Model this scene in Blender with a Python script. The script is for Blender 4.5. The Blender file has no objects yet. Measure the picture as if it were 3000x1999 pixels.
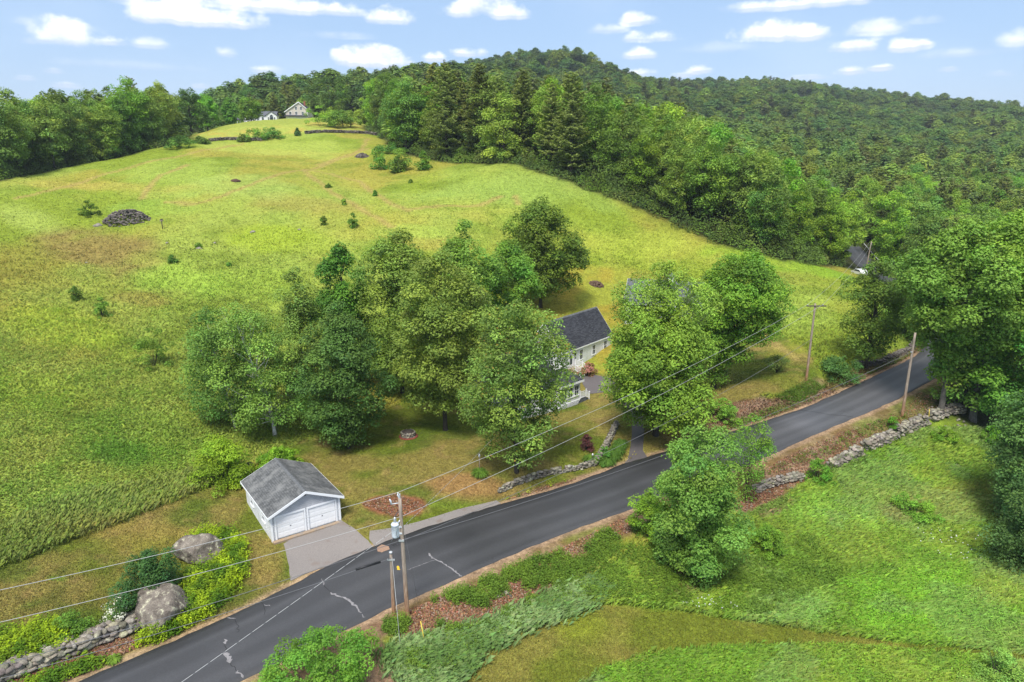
import bpy, math, random
import numpy as np
from mathutils import Vector
R = math.radians
sc = bpy.context.scene
COL = sc.collection

# ------------------------------------------------------------------ camera
CH = 32.0                       # camera height above the road by the garage
PITCH = R(15.0)
F = 1568.0                      # focal length in units of a 2353 x 1568 picture
cam = bpy.data.cameras.new('camera'); cam.lens = 24; cam.sensor_width = 36; cam.clip_end = 20000
camo = bpy.data.objects.new('camera', cam); COL.objects.link(camo)
camo.location = (0, 0, CH); camo.rotation_euler = (R(90) - PITCH, 0, 0)
sc.camera = camo

# ------------------------------------------------------------------ light
SUN_EL, SUN_AZ = R(57), R(196)          # azimuth clockwise from +Y
sun = bpy.data.lights.new('sun', 'SUN'); sun.energy = 2.75; sun.angle = R(14); sun.color = (1, .96, .89)
suno = bpy.data.objects.new('sun', sun); COL.objects.link(suno)
suno.rotation_euler = (R(90) - SUN_EL, 0, -SUN_AZ + math.pi)
suno.location = (0, 0, 200)
sc.view_settings.view_transform = 'Standard'
sc.view_settings.look = 'None'
sc.view_settings.gamma = 1
sc.view_settings.exposure = 0.77
sc.cycles.max_bounces = 5; sc.cycles.diffuse_bounces = 3; sc.cycles.glossy_bounces = 2
sc.cycles.transmission_bounces = 3; sc.cycles.transparent_max_bounces = 6; sc.cycles.volume_bounces = 0
sc.cycles.use_denoising = True

world = bpy.data.worlds.new('World'); sc.world = world; world.use_nodes = True
WT = world.node_tree
def N(nt, t, **kw):
    n = nt.nodes.new(t)
    for k, v in kw.items(): setattr(n, k, v)
    return n
def L(nt, a, b): nt.links.new(a, b)
def mth(nt, op, a, b=None, c=None, clamp=False):
    n = nt.nodes.new('ShaderNodeMath'); n.operation = op; n.use_clamp = clamp
    for i, v in enumerate((a, b, c)):
        if v is None: continue
        if hasattr(v, 'links') or hasattr(v, 'is_output'): nt.links.new(v, n.inputs[i])
        else: n.inputs[i].default_value = v
    return n.outputs[0]
def mixc(nt, fac, a, b, mode='MIX'):
    n = nt.nodes.new('ShaderNodeMix'); n.data_type = 'RGBA'; n.blend_type = mode
    for s, v in ((n.inputs[0], fac), (n.inputs[6], a), (n.inputs[7], b)):
        if hasattr(v, 'is_output'): nt.links.new(v, s)
        elif isinstance(v, (tuple, list)): s.default_value = (*v[:3], 1)
        else: s.default_value = v
    return n.outputs[2]
def pix_dir(px, py):
    u = (px - 1176.5) / F; v = (784 - py) / F
    return np.array([u, math.cos(PITCH) + v * math.sin(PITCH), -math.sin(PITCH) + v * math.cos(PITCH)])
def build_world():
    nt = WT
    bg = nt.nodes['Background']
    sky = N(nt, 'ShaderNodeTexSky', sky_type='NISHITA', sun_disc=False)
    sky.sun_elevation = SUN_EL; sky.sun_rotation = SUN_AZ
    sky.air_density = 1.0; sky.dust_density = 1.0; sky.ozone_density = 1.5; sky.altitude = 200
    tc = N(nt, 'ShaderNodeTexCoord')
    sep = N(nt, 'ShaderNodeSeparateXYZ'); L(nt, tc.outputs['Generated'], sep.inputs[0])
    mp = N(nt, 'ShaderNodeMapping'); mp.inputs['Scale'].default_value = (1, 1, 1.7); L(nt, tc.outputs['Generated'], mp.inputs[0])
    clouds = [(150,76,85,32,1),(235,92,45,14,.9),(90,92,45,12,.7),(430,34,95,26,1),(530,44,70,22,1),(640,12,170,20,1),(760,22,60,16,1),
              (900,36,46,22,.95),(1100,18,72,24,1),(1160,32,50,14,.95),(850,134,70,24,1),(1000,134,24,11,.9),(1085,122,36,11,.75),
              (1472,46,40,14,.9),(1505,84,58,15,.95),(1470,122,38,15,.85),(1600,160,34,12,.85),(1560,172,24,8,.7),(1770,72,70,24,1),(1850,74,52,20,1),
              (1960,106,60,16,.95),(2080,104,38,16,.9),(2000,64,76,20,.55),(1840,8,150,14,.8),(1390,68,40,11,.5),(520,122,26,12,.7),
              (340,100,32,12,.5),(625,162,40,10,.75),(155,196,30,9,.8),(120,163,20,7,.4),(462,198,20,7,.8),(60,180,20,6,.4),(1460,168,40,11,.8),(2330,88,60,22,.6),
              (1950,164,28,10,.7),(2024,157,24,8,.75),(2290,170,30,8,.5),(2185,160,18,5,.4),(1860,178,40,6,.5),(70,50,30,9,.3),(2120,48,30,9,.3),(330,6,60,10,.6),
              (1735,20,60,8,.5),(2240,120,80,10,.3),(780,82,60,8,.25),(1650,110,80,10,.2),(300,150,120,9,.2)]
    # cloud cover as a field over azimuth and elevation, computed here
    W_, H2 = 2200, 600; A0, A1, E0, E1 = -.85, .85, -.02, .42
    azg, elg = np.meshgrid(np.linspace(A0, A1, W_), np.linspace(E0, E1, H2))
    T = np.random.default_rng(5).random((256, 256))
    def fbm(s, oct, sx=1.0, off=0.0):
        o = 0; t = 0; am = 1
        for k in range(oct):
            fx = azg * s * sx * 2**k + 31 * k + off + 100; fy = elg * s * 2**k * 1.5 + 17 * k + off + 100
            ix = np.floor(fx).astype(int); iy = np.floor(fy).astype(int); u = fx - ix; v = fy - iy; u = u*u*(3-2*u); v = v*v*(3-2*v)
            g = (T[ix % 256, iy % 256] * (1-u) + T[(ix+1) % 256, iy % 256] * u) * (1-v) + (T[ix % 256, (iy+1) % 256] * (1-u) + T[(ix+1) % 256, (iy+1) % 256] * u) * v
            o = o + am * g; t += am; am *= .58
        return o / t
    nz = fbm(26, 6) - .5; nz2 = fbm(60, 5, off=40) - .5
    acc = np.full(azg.shape, -1.0)
    for (px, py, rx, ry, s) in clouds:
        d = pix_dir(px, py + ry * .5); d = d / np.linalg.norm(d)
        a0 = math.atan2(d[0], d[1]); e0 = math.asin(d[2]); k = 1 / F * math.cos(a0)
        da = (azg - a0) / (rx * k * 1.12); de = (elg - e0) / (ry * k)
        q = da * da + np.where(de > 0, de * .72, de * 2.0) ** 2
        g = 1 - q + nz * 2.5 + nz2 * 1.2
        acc = np.maximum(acc, np.minimum(g * 1.1, 1.2) * s - (1 - s) * .05)
    cov = np.clip((acc + .22) / 1.4, 0, 1); cov = cov * cov * (3 - 2 * cov)
    shade = np.clip(.5 + (acc - np.roll(acc, 7, axis=0)) * -.9 + nz2 * .8 + .35, 0, 1)
    px_ = np.zeros((H2, W_, 4), np.float32); px_[..., 0] = cov; px_[..., 1] = shade; px_[..., 3] = 1
    img = bpy.data.images.new('cloud_cover', W_, H2, float_buffer=True); img.colorspace_settings.name = 'Non-Color'; img.pixels.foreach_set(px_.ravel()); img.pack()
    az = mth(nt, 'ARCTAN2', sep.outputs[0], sep.outputs[1]); el = mth(nt, 'ARCSINE', sep.outputs[2])
    cb = N(nt, 'ShaderNodeCombineXYZ'); L(nt, mth(nt, 'MULTIPLY_ADD', az, 1 / (A1 - A0), -A0 / (A1 - A0)), cb.inputs[0]); L(nt, mth(nt, 'MULTIPLY_ADD', el, 1 / (E1 - E0), -E0 / (E1 - E0)), cb.inputs[1])
    im = N(nt, 'ShaderNodeTexImage'); im.image = img; im.extension = 'CLIP'; L(nt, cb.outputs[0], im.inputs[0])
    si = N(nt, 'ShaderNodeSeparateColor'); L(nt, im.outputs[0], si.inputs[0])
    # thin veil everywhere
    skyc = mixc(nt, .55, sky.outputs[0], (4.2, 6.2, 9.4))
    veil = N(nt, 'ShaderNodeTexNoise'); veil.inputs['Scale'].default_value = 3.2; veil.inputs['Detail'].default_value = 4
    L(nt, mp.outputs[0], veil.inputs['Vector'])
    vr = N(nt, 'ShaderNodeMapRange', interpolation_type='SMOOTHSTEP'); L(nt, veil.outputs[0], vr.inputs[0])
    vr.inputs[1].default_value = .45; vr.inputs[2].default_value = .75; vr.inputs[4].default_value = .25
    skyc = mixc(nt, vr.outputs[0], skyc, (6.4, 7.7, 9.5))
    cl = mixc(nt, si.outputs[1], (6.6, 7.3, 8.8), (10.8, 10.8, 11.0))
    lo = N(nt, 'ShaderNodeMapRange', interpolation_type='SMOOTHSTEP'); L(nt, el, lo.inputs[0]); lo.inputs[1].default_value = .16; lo.inputs[2].default_value = -.02; lo.inputs[4].default_value = .5
    skyc = mixc(nt, lo.outputs[0], skyc, (6.0, 7.2, 9.2))
    hi = N(nt, 'ShaderNodeMapRange', interpolation_type='SMOOTHSTEP'); L(nt, el, hi.inputs[0]); hi.inputs[1].default_value = .38; hi.inputs[2].default_value = .75; hi.inputs[4].default_value = .75
    skyc = mixc(nt, hi.outputs[0], skyc, (8.6, 8.8, 9.2))      # unseen white sky overhead, added to brighten and neutralise the ambient light
    out = mixc(nt, si.outputs[0], skyc, cl)
    L(nt, out, bg.inputs[0]); bg.inputs[1].default_value = SKY
SKY = .077
build_world()

# ------------------------------------------------------------------ terrain height: thin plate through surveyed points
ctl = []        # a = x/y, ln y, z
def cz(px, py, z):              # ground of height z seen at this place of the view
    d = pix_dir(px, py); t = (z - CH) / d[2]
    ctl.append((d[0] / d[1], math.log(d[1] * t), z))
def cy(px, py, y, dz=0):        # ground at forward distance y
    d = pix_dir(px, py); ctl.append((d[0] / d[1], math.log(y), CH + d[2] / d[1] * y - dz))
for q in [(0,1568,.9),(0,1440,1.3),(0,1300,1.7),(300,1200,1.4),(560,1162,.5),(627,1247,.1),(783,1195,.15),(900,1110,.7),(1025,985,1.0),
          (1183,1087,1.1),(1350,1000,1.3),(1330,858,.3),(1280,960,.5),(1470,945,1),(1508,1000,1.3),(1640,890,2.8),(1852,875,4.6),(1990,845,4.5),(1780,800,4.8),
          (357,1568,0),(760,1380,0),(940,1290,0),(1250,1180,.1),(1480,1100,.6),(1620,1060,1.1),(1800,1000,2.0),(1960,915,2.9),(2110,860,3.8),
          (2353,1568,-1.2),(1176,1568,-.9),(2353,1300,-1.4),(1900,1300,-1.4),(2353,1000,.2),(2100,1010,1.2),(2160,945,2.4),(1500,1330,-.9),(1440,1200,-.1),
          (900,1450,-.2),(700,1540,-.1),(632,1000,2),(400,900,5),(800,1030,1),(1240,700,5.6),(1500,720,4.6),(1400,640,8),(2353,850,1),(2072,955,2.6),(1780,1100,.9),
          (0,1800,.5),(1176,1900,-1),(2353,1900,-1.5)]: cz(*q)
for q in [(0,1000,66),(0,700,100),(0,550,130),(0,415,170),(200,375,200),(400,330,232),(500,300,300),(690,278,350),(830,310,265),(830,285,330),(890,333,240),
          (600,340,235),(290,510,145),(374,527,140),(250,420,172),(650,700,110),(600,430,170),(900,500,150),(900,400,200),(1100,550,140),(1180,375,190),(1050,440,170),
          (1350,425,175),(1250,500,155),(1500,480,165),(1700,570,150),(1900,700,120),(1900,620,150),(1985,620,180),(1900,500,290)]: cy(*q)
for q in [(2200,430,250,19),(2353,470,200,20),(2000,380,350,18),(1800,300,500,17),(1500,300,330,18),(1300,250,330,18),(2353,320,600,17),(2353,252,1100,14),(2353,330,450,20),
          (1230,134,800,19),(1130,150,780,19),(1050,166,700,20),(980,160,600,18),(1330,146,860,0),(1420,190,900,0),(1480,222,900,0),(1540,238,880,0),(1650,252,860,0),(1480,215,1020,0),(1600,225,1000,0),(1530,186,1250,14),(1620,184,1180,12),(1760,194,1150,12),(1850,201,1150,13),(2000,208,1150,15),(2200,228,1150,18),
          (1600,260,650,14),(1950,290,650,15),(1230,190,560,15),(950,150,480,16),(780,165,470,16),(600,196,450,14),(700,230,400,18),(1000,220,330,20),
          (200,300,300,20),(0,330,260,22),(400,290,330,20),(-250,420,170,0),(-600,420,160,0)]: cy(*q)
for a in (-1.2, -.75, -.35, 0, .35, .75, 1.2):
    ctl.append((a, math.log(2200), 60)); ctl.append((a, math.log(5000), 0))
for a in (-1.2, -.8, -.45): ctl.append((a, math.log(700), 45))
for z, a in ((4, 1.2), (-1, 1.3)): ctl.append((a, math.log(100 if z > 0 else 50), z))
ctl.append((1.2, math.log(1000), 90)); ctl.append((1.2, math.log(350), 15)); ctl.append((-1.2, math.log(60), 4)); ctl.append((-1.2, math.log(30), 0))
CT = np.array(ctl)
def _U(r2): return r2 * np.log(r2 + 1e-12)
_n = len(CT); _P = np.c_[np.ones(_n), CT[:, 0], CT[:, 1]]
_K = _U(((CT[:, None, :2] - CT[None, :, :2]) ** 2).sum(-1)) + np.eye(_n) * 6e-5
_A = np.block([[_K, _P], [_P.T, np.zeros((3, 3))]])
_W = np.linalg.solve(_A, np.r_[CT[:, 2], 0, 0, 0])
def tps_h(x, y):
    x = np.asarray(x, float); y = np.asarray(y, float)
    yy = np.maximum(y, 20); a = np.clip(x / yy, -1.6, 1.6); l = np.log(yy)
    shp = np.broadcast(a, l).shape; a = np.broadcast_to(a, shp).ravel(); l = np.broadcast_to(l, shp).ravel()
    out = np.empty(a.size)
    for s in range(0, a.size, 20000):
        A_, L_ = a[s:s+20000], l[s:s+20000]
        k = _U((A_[:, None] - CT[:, 0]) ** 2 + (L_[:, None] - CT[:, 1]) ** 2)
        out[s:s+20000] = k @ _W[:_n] + _W[_n] + _W[_n+1] * A_ + _W[_n+2] * L_
    return out.reshape(shp)
_ga = np.linspace(-1.6, 1.6, 641); _gl = np.linspace(math.log(19.9), math.log(6500), 700)
_gt = tps_h(_ga[None, :] * np.exp(_gl)[:, None], np.broadcast_to(np.exp(_gl)[:, None], (700, 641)))
def raw_h(x, y):
    x = np.asarray(x, float); y = np.asarray(y, float); yy = np.maximum(y, 20)
    u = np.clip((x / yy + 1.6) / 3.2 * 640, 0, 639.999); v = np.clip((np.log(yy) - _gl[0]) / (_gl[1] - _gl[0]), 0, 698.999)
    i = u.astype(int); j = v.astype(int); u = u - i; v = v - j
    return (_gt[j, i] * (1-u) + _gt[j, i+1] * u) * (1-v) + (_gt[j+1, i] * (1-u) + _gt[j+1, i+1] * u) * v
def hit(px, py, hf, ymin=26, ymax=3500):
    """where the line of sight through each place of the view meets the ground"""
    px = np.atleast_1d(np.asarray(px, float)); py = np.atleast_1d(np.asarray(py, float))
    u = (px - 1176.5) / F; v = (784 - py) / F
    dy = math.cos(PITCH) + v * math.sin(PITCH); dz = -math.sin(PITCH) + v * math.cos(PITCH)
    a = u / dy; m = dz / dy
    if a.size > 4000: return np.concatenate([hit(px[k:k+4000], py[k:k+4000], hf, ymin, ymax) for k in range(0, a.size, 4000)])
    Y = np.geomspace(ymin, ymax, 420)
    g = CH + m[:, None] * Y - hf(a[:, None] * Y, np.broadcast_to(Y, (a.size, Y.size)))
    below = g < 0; i = np.where(below.any(1), below.argmax(1), Y.size - 1); i = np.maximum(i, 1)
    lo, hi = Y[i-1], Y[i]
    for _ in range(9):
        mid = (lo + hi) / 2; b = CH + m * mid - hf(a * mid, mid) < 0
        hi = np.where(b, mid, hi); lo = np.where(b, lo, mid)
    return np.c_[a * hi, hi]
def densify(p, step):
    p = np.asarray(p, float); out = []
    for a, b in zip(p[:-1], p[1:]):
        n = max(1, int(np.ceil(np.linalg.norm(b - a) / step)))
        out += [a + (b - a) * t / n for t in range(n)]
    return np.array(out + [p[-1]])
def resample(p, n):
    p = np.asarray(p, float); d = np.r_[0, np.cumsum(np.linalg.norm(np.diff(p, axis=0), axis=1))]
    t = np.linspace(0, d[-1], n); return np.c_[[np.interp(t, d, p[:, k]) for k in range(p.shape[1])]].T
def smooth(p, k=3, it=3):
    p = np.array(p, float)
    for _ in range(it):
        q = p.copy(); q[1:-1] = (p[:-2] + 2 * p[1:-1] + p[2:]) / 4; p = q
    return p
far_edge = [(-140,1680),(160,1568),(300,1510),(420,1460),(525,1415),(600,1382),(655,1352),(740,1302),(850,1256),(950,1215),(1050,1180),(1150,1146),(1250,1124),(1330,1098),
            (1420,1062),(1480,1045),(1560,1028),(1650,998),(1750,962),(1830,932),(1920,892),(2000,860),(2100,815)]
near_edge = [(330,1680),(555,1568),(720,1485),(870,1410),(960,1372),(1060,1330),(1250,1250),(1440,1180),(1600,1118),(1750,1058),(1900,995),(2020,940),(2120,890),(2222,840)]
fe = resample(hit(*densify(far_edge, 60).T, raw_h), 70); ne = resample(hit(*densify(near_edge, 60).T, raw_h), 70)
mid_far = np.array([(69,103),(78,122),(86,145),(92,165),(98,190),(106,215),(117,250),(127,285),(137,320),(148,360)], float)
tn = np.gradient(mid_far, axis=0); tn /= np.linalg.norm(tn, axis=1)[:, None]; pn = np.c_[-tn[:, 1], tn[:, 0]]
fe = smooth(np.r_[fe, densify(mid_far + pn * 2.7, 3)], it=4); ne = smooth(np.r_[ne, densify(mid_far - pn * 2.7, 3)], it=4)
nr = 220; 
fe = np.r_[resample(fe[:70], 140), resample(fe[70:], 80)]; ne = np.r_[resample(ne[:70], 140), resample(ne[70:], 80)]
road_c = smooth((fe + ne) / 2, it=8)
def _near(c, e): return np.sqrt(((c[:, None] - e[None]) ** 2).sum(-1)).min(1)
for _ in range(3):
    fd, nd = densify(fe, .2), densify(ne, .2)
    _t = np.gradient(road_c, axis=0); _t /= np.linalg.norm(_t, axis=1)[:, None]; _n2 = np.c_[-_t[:, 1], _t[:, 0]]
    wf = smooth(_near(road_c, fd)[:, None], it=3); wn = smooth(_near(road_c, nd)[:, None], it=3)
    road_c = smooth(road_c + _n2 * (wf - wn) / 2, it=1)
road_w = ((wf + wn) / 2)[:, 0]; fe = road_c + _n2 * road_w[:, None]; ne = road_c - _n2 * road_w[:, None]
road_z = raw_h(road_c[:, 0], road_c[:, 1]); road_z = smooth(road_z[:, None], it=60)[:, 0]
def road_near(x, y):
    """distance to the road's edge (negative on it) and the road's height there"""
    d = np.full(x.shape, 1e9); zz = np.zeros(x.shape)
    A_, B_ = road_c[:-1], road_c[1:]
    for i in range(len(A_)):
        ab = B_[i] - A_[i]; l2 = ab @ ab + 1e-9
        t = np.clip(((x - A_[i, 0]) * ab[0] + (y - A_[i, 1]) * ab[1]) / l2, 0, 1)
        dd = np.hypot(x - A_[i, 0] - t * ab[0], y - A_[i, 1] - t * ab[1]) - (road_w[i] + (road_w[i+1] - road_w[i]) * t)
        m = dd < d; d = np.where(m, dd, d); zz = np.where(m, road_z[i] + (road_z[i+1] - road_z[i]) * t, zz)
    return d, zz
def H_(x, y):
    x = np.asarray(x, float); y = np.asarray(y, float)
    x, y = np.broadcast_arrays(x, y)
    z = raw_h(x, y)
    # gentle lumps in the meadow
    amp = np.clip((y - 40) / 60, 0, 1) * .22
    z = z + amp * (np.sin(x * .31 + 1.3 * np.sin(y * .11)) * np.sin(y * .27 + .9 * np.sin(x * .13)) + .5 * np.sin(x * .83 + y * .4) * np.sin(y * .71 - x * .2))
    far = np.clip((y - 430) / 200, 0, 1) * np.clip((1500 - y) / 300, 0, 1); z = z + far * 9 * (np.sin(x * .013 + 2.1 * np.sin(y * .006)) * np.sin(y * .017 + 1.4 * np.sin(x * .008)) + .5 * np.sin(x * .031 - y * .012) * np.sin(y * .035 + x * .01))
    xf, yf, zf = x.ravel(), y.ravel(), z.ravel().copy()
    m = np.where((yf > 22) & (yf < 380) & (xf > -70) & (xf < 165))[0]
    if m.size:
        d, rz = road_near(xf[m], yf[m])
        w = np.clip((d - .7) / 4.0, 0, 1); w = w * w * (3 - 2 * w)
        zf[m] = (rz - .07) * (1 - w) + zf[m] * w
    return zf.reshape(x.shape)
def raw_fast(x, y): return H_(x, y)
def at(px, py, dz=0.0):
    """the ground under a place of the view"""
    p = hit([px], [py], raw_h)[0]
    # refine against the finished ground
    d = pix_dir(px, py); y = p[1]
    for _ in range(12):
        z = float(H_(np.array([d[0] / d[1] * y]), np.array([y]))[0]); y2 = (z - CH) / d[2] * d[1] if d[2] < -.02 else y
        if abs(y2 - y) > 15: break
        y = y * .4 + y2 * .6
    x = d[0] / d[1] * y
    return Vector((x, y, float(H_(np.array([x]), np.array([y]))[0]) + dz))
def hz(x, y): return float(H_(np.array([float(x)]), np.array([float(y)]))[0])
def top_z(px, py, y):           # height seen at this place of the view at forward distance y
    d = pix_dir(px, py); return CH + d[2] / d[1] * y
def poly_w(pts, step=50):       # outline given on the view -> outline on the ground
    p = densify(list(pts) + [pts[0]], step)[:-1]
    return hit(p[:, 0], p[:, 1], raw_h)
def inside(poly, x, y):
    x = np.asarray(x); y = np.asarray(y); c = np.zeros(x.shape, bool)
    for (x1, y1), (x2, y2) in zip(poly, np.roll(poly, -1, axis=0)):
        if y1 == y2: continue
        c ^= ((y1 > y) != (y2 > y)) & (x < (x2 - x1) * (y - y1) / (y2 - y1) + x1)
    return c
def pdist(poly, x, y, closed=True):
    """signed distance, positive inside"""
    x = np.asarray(x, float); y = np.asarray(y, float); d = np.full(x.shape, 1e9)
    q = np.roll(poly, -1, axis=0) if closed else poly[1:]
    for (x1, y1), (x2, y2) in zip(poly, q):
        ex, ey = x2 - x1, y2 - y1; l2 = ex * ex + ey * ey + 1e-12
        t = np.clip(((x - x1) * ex + (y - y1) * ey) / l2, 0, 1)
        d = np.minimum(d, np.hypot(x - x1 - t * ex, y - y1 - t * ey))
    return np.where(inside(poly, x, y), d, -d) if closed else d
# ------------------------------------------------------------------ helpers
rng = np.random.default_rng(7); random.seed(7)
def tag(o, label=None, cat=None, group=None, kind=None):
    for k, v in (('label', label), ('category', cat), ('group', group), ('kind', kind)):
        if v: o[k] = v
    return o
def link(o, parent=None):
    COL.objects.link(o)
    if parent: o.parent = parent
    return o
def empty(name, loc, rz=0, **kw):
    o = bpy.data.objects.new(name, None); link(o); o.location = loc; o.rotation_euler = (0, 0, rz); o.empty_display_size = .3
    return tag(o, **kw)
def fast_mesh(name, V, Fc, mat=None, col=None, smooth_=False, attrs=None):
    """V (n,3), Fc (m,k); col (n,3) per vertex"""
    me = bpy.data.meshes.new(name); V = np.ascontiguousarray(V, np.float32); Fc = np.ascontiguousarray(Fc, np.int32)
    m, k = Fc.shape
    me.vertices.add(len(V)); me.vertices.foreach_set('co', V.ravel())
    me.loops.add(m * k); me.loops.foreach_set('vertex_index', Fc.ravel())
    me.polygons.add(m); me.polygons.foreach_set('loop_start', np.arange(m, dtype=np.int32) * k)
    me.polygons.foreach_set('loop_total', np.full(m, k, np.int32))
    if smooth_: me.polygons.foreach_set('use_smooth', np.ones(m, bool))
    me.update(calc_edges=True)
    if col is not None:
        at_ = me.color_attributes.new('col', 'FLOAT_COLOR', 'POINT')
        at_.data.foreach_set('color', np.c_[np.clip(col, 0, 3), np.ones(len(V))].astype(np.float32).ravel())
    if mat: me.materials.append(mat)
    return me
class MB:
    """collects boxes, tubes and free polygons; build() links them as ONE mesh object"""
    def __init__(s): s.v = []; s.f = []; s.mi = []; s.sm = []; s.cur = 0
    def mat(s, i): s.cur = i; return s
    def add(s, vs, fs, sm=False):
        b = len(s.v); s.v += [tuple(map(float, v)) for v in vs]
        for f in fs: s.f.append([i + b for i in f]); s.mi.append(s.cur); s.sm.append(sm)
        return s
    def box(s, x0, x1, y0, y1, z0, z1):
        return s.add([(x0,y0,z0),(x1,y0,z0),(x1,y1,z0),(x0,y1,z0),(x0,y0,z1),(x1,y0,z1),(x1,y1,z1),(x0,y1,z1)],
                     [(0,3,2,1),(4,5,6,7),(0,1,5,4),(1,2,6,5),(2,3,7,6),(3,0,4,7)])
    def prism(s, prof, axis, a, b):
        """profile of 2-D points pushed along an axis from a to b"""
        n = len(prof)
        def P(p, t): return {'x': (t, p[0], p[1]), 'y': (p[0], t, p[1]), 'z': (p[0], p[1], t)}[axis]
        return s.add([P(p, a) for p in prof] + [P(p, b) for p in prof],
                     [tuple(range(n)), tuple(range(2*n-1, n-1, -1))] + [(i, i+n, (i+1) % n + n, (i+1) % n) for i in range(n)])
    def tube(s, pts, rad, seg=6, cap=True):
        pts = [Vector(p) for p in pts]
        if not hasattr(rad, '__len__'): rad = [rad] * len(pts)
        vs = []
        ref = Vector((0, 0, 1)) if abs((pts[-1]-pts[0]).normalized().z) < .8 else Vector((1, 0, 0))
        for i, p in enumerate(pts):
            t = (pts[min(i+1, len(pts)-1)] - pts[max(i-1, 0)]).normalized()
            a = t.cross(ref).normalized(); b = t.cross(a)
            for k in range(seg):
                w = 2 * math.pi * k / seg; vs.append(p + (a * math.cos(w) + b * math.sin(w)) * rad[i])
        fs = [(i*seg+k, i*seg+(k+1) % seg, (i+1)*seg+(k+1) % seg, (i+1)*seg+k) for i in range(len(pts)-1) for k in range(seg)]
        if cap: fs += [tuple(range(seg-1, -1, -1)), tuple(range((len(pts)-1)*seg, len(pts)*seg))]
        return s.add(vs, fs, True)
    def lathe(s, prof, seg=16, c=(0, 0)):
        vs = [(c[0] + r*math.cos(2*math.pi*k/seg), c[1] + r*math.sin(2*math.pi*k/seg), z) for r, z in prof for k in range(seg)]
        fs = [(i*seg+k, i*seg+(k+1) % seg, (i+1)*seg+(k+1) % seg, (i+1)*seg+k) for i in range(len(prof)-1) for k in range(seg)]
        fs += [tuple(range(seg-1, -1, -1)), tuple(range((len(prof)-1)*seg, len(prof)*seg))]
        return s.add(vs, fs, True)
    def build(s, name, mats, parent=None, **kw):
        me = bpy.data.meshes.new(name); me.from_pydata(s.v, [], s.f)
        for m in (mats if isinstance(mats, (list, tuple)) else [mats]): me.materials.append(m)
        me.polygons.foreach_set('material_index', s.mi); me.polygons.foreach_set('use_smooth', s.sm); me.update()
        return tag(link(bpy.data.objects.new(name, me), parent), **kw)
_lat = {}
def vn(x, y, scale, seed=0, oct=3):
    """value noise 0..1 on the ground plane"""
    if seed not in _lat: _lat[seed] = np.random.default_rng(1000 + seed).random((256, 256))
    T = _lat[seed]; out = 0; amp = 1; tot = 0
    for o in range(oct):
        fx = np.asarray(x) / scale * 2**o + 37.3 * o + 500; fy = np.asarray(y) / scale * 2**o + 11.7 * o + 500
        ix = np.floor(fx).astype(int); iy = np.floor(fy).astype(int); u = fx - ix; v = fy - iy
        u = u*u*(3-2*u); v = v*v*(3-2*v)
        g = lambda i, j: T[i % 256, j % 256]
        out = out + amp * ((g(ix,iy)*(1-u)+g(ix+1,iy)*u)*(1-v) + (g(ix,iy+1)*(1-u)+g(ix+1,iy+1)*u)*v); tot += amp; amp *= .5
    return out / tot
def sst(a, b, x): t = np.clip((x - a) / (b - a), 0, 1); return t*t*(3-2*t)

# ------------------------------------------------------------------ materials
def newmat(name):
    m = bpy.data.materials.new(name); m.use_nodes = True
    return m, m.node_tree, m.node_tree.nodes['Principled BSDF']
def simple(name, c, rough=.6, metal=0, var=.12, scale=6, bump=0.0, bscale=30, c2=None):
    m, nt, p = newmat(name)
    tc = N(nt, 'ShaderNodeTexCoord'); no = N(nt, 'ShaderNodeTexNoise'); no.inputs['Scale'].default_value = scale; no.inputs['Detail'].default_value = 6
    L(nt, tc.outputs['Object'], no.inputs['Vector'])
    cr = N(nt, 'ShaderNodeMapRange'); L(nt, no.outputs[0], cr.inputs[0]); cr.inputs[1].default_value = .3; cr.inputs[2].default_value = .7
    a = tuple(x * (1 - var) for x in c); b = c2 or tuple(min(1, x * (1 + var)) for x in c)
    L(nt, mixc(nt, cr.outputs[0], a, b), p.inputs['Base Color'])
    p.inputs['Roughness'].default_value = rough; p.inputs['Metallic'].default_value = metal
    p.inputs['Specular IOR Level'].default_value = .3
    if bump:
        n2 = N(nt, 'ShaderNodeTexNoise'); n2.inputs['Scale'].default_value = bscale; n2.inputs['Detail'].default_value = 5; L(nt, tc.outputs['Object'], n2.inputs['Vector'])
        bp = N(nt, 'ShaderNodeBump'); bp.inputs['Strength'].default_value = bump; bp.inputs['Distance'].default_value = .05
        L(nt, n2.outputs[0], bp.inputs['Height']); L(nt, bp.outputs[0], p.inputs['Normal'])
    return m
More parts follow.
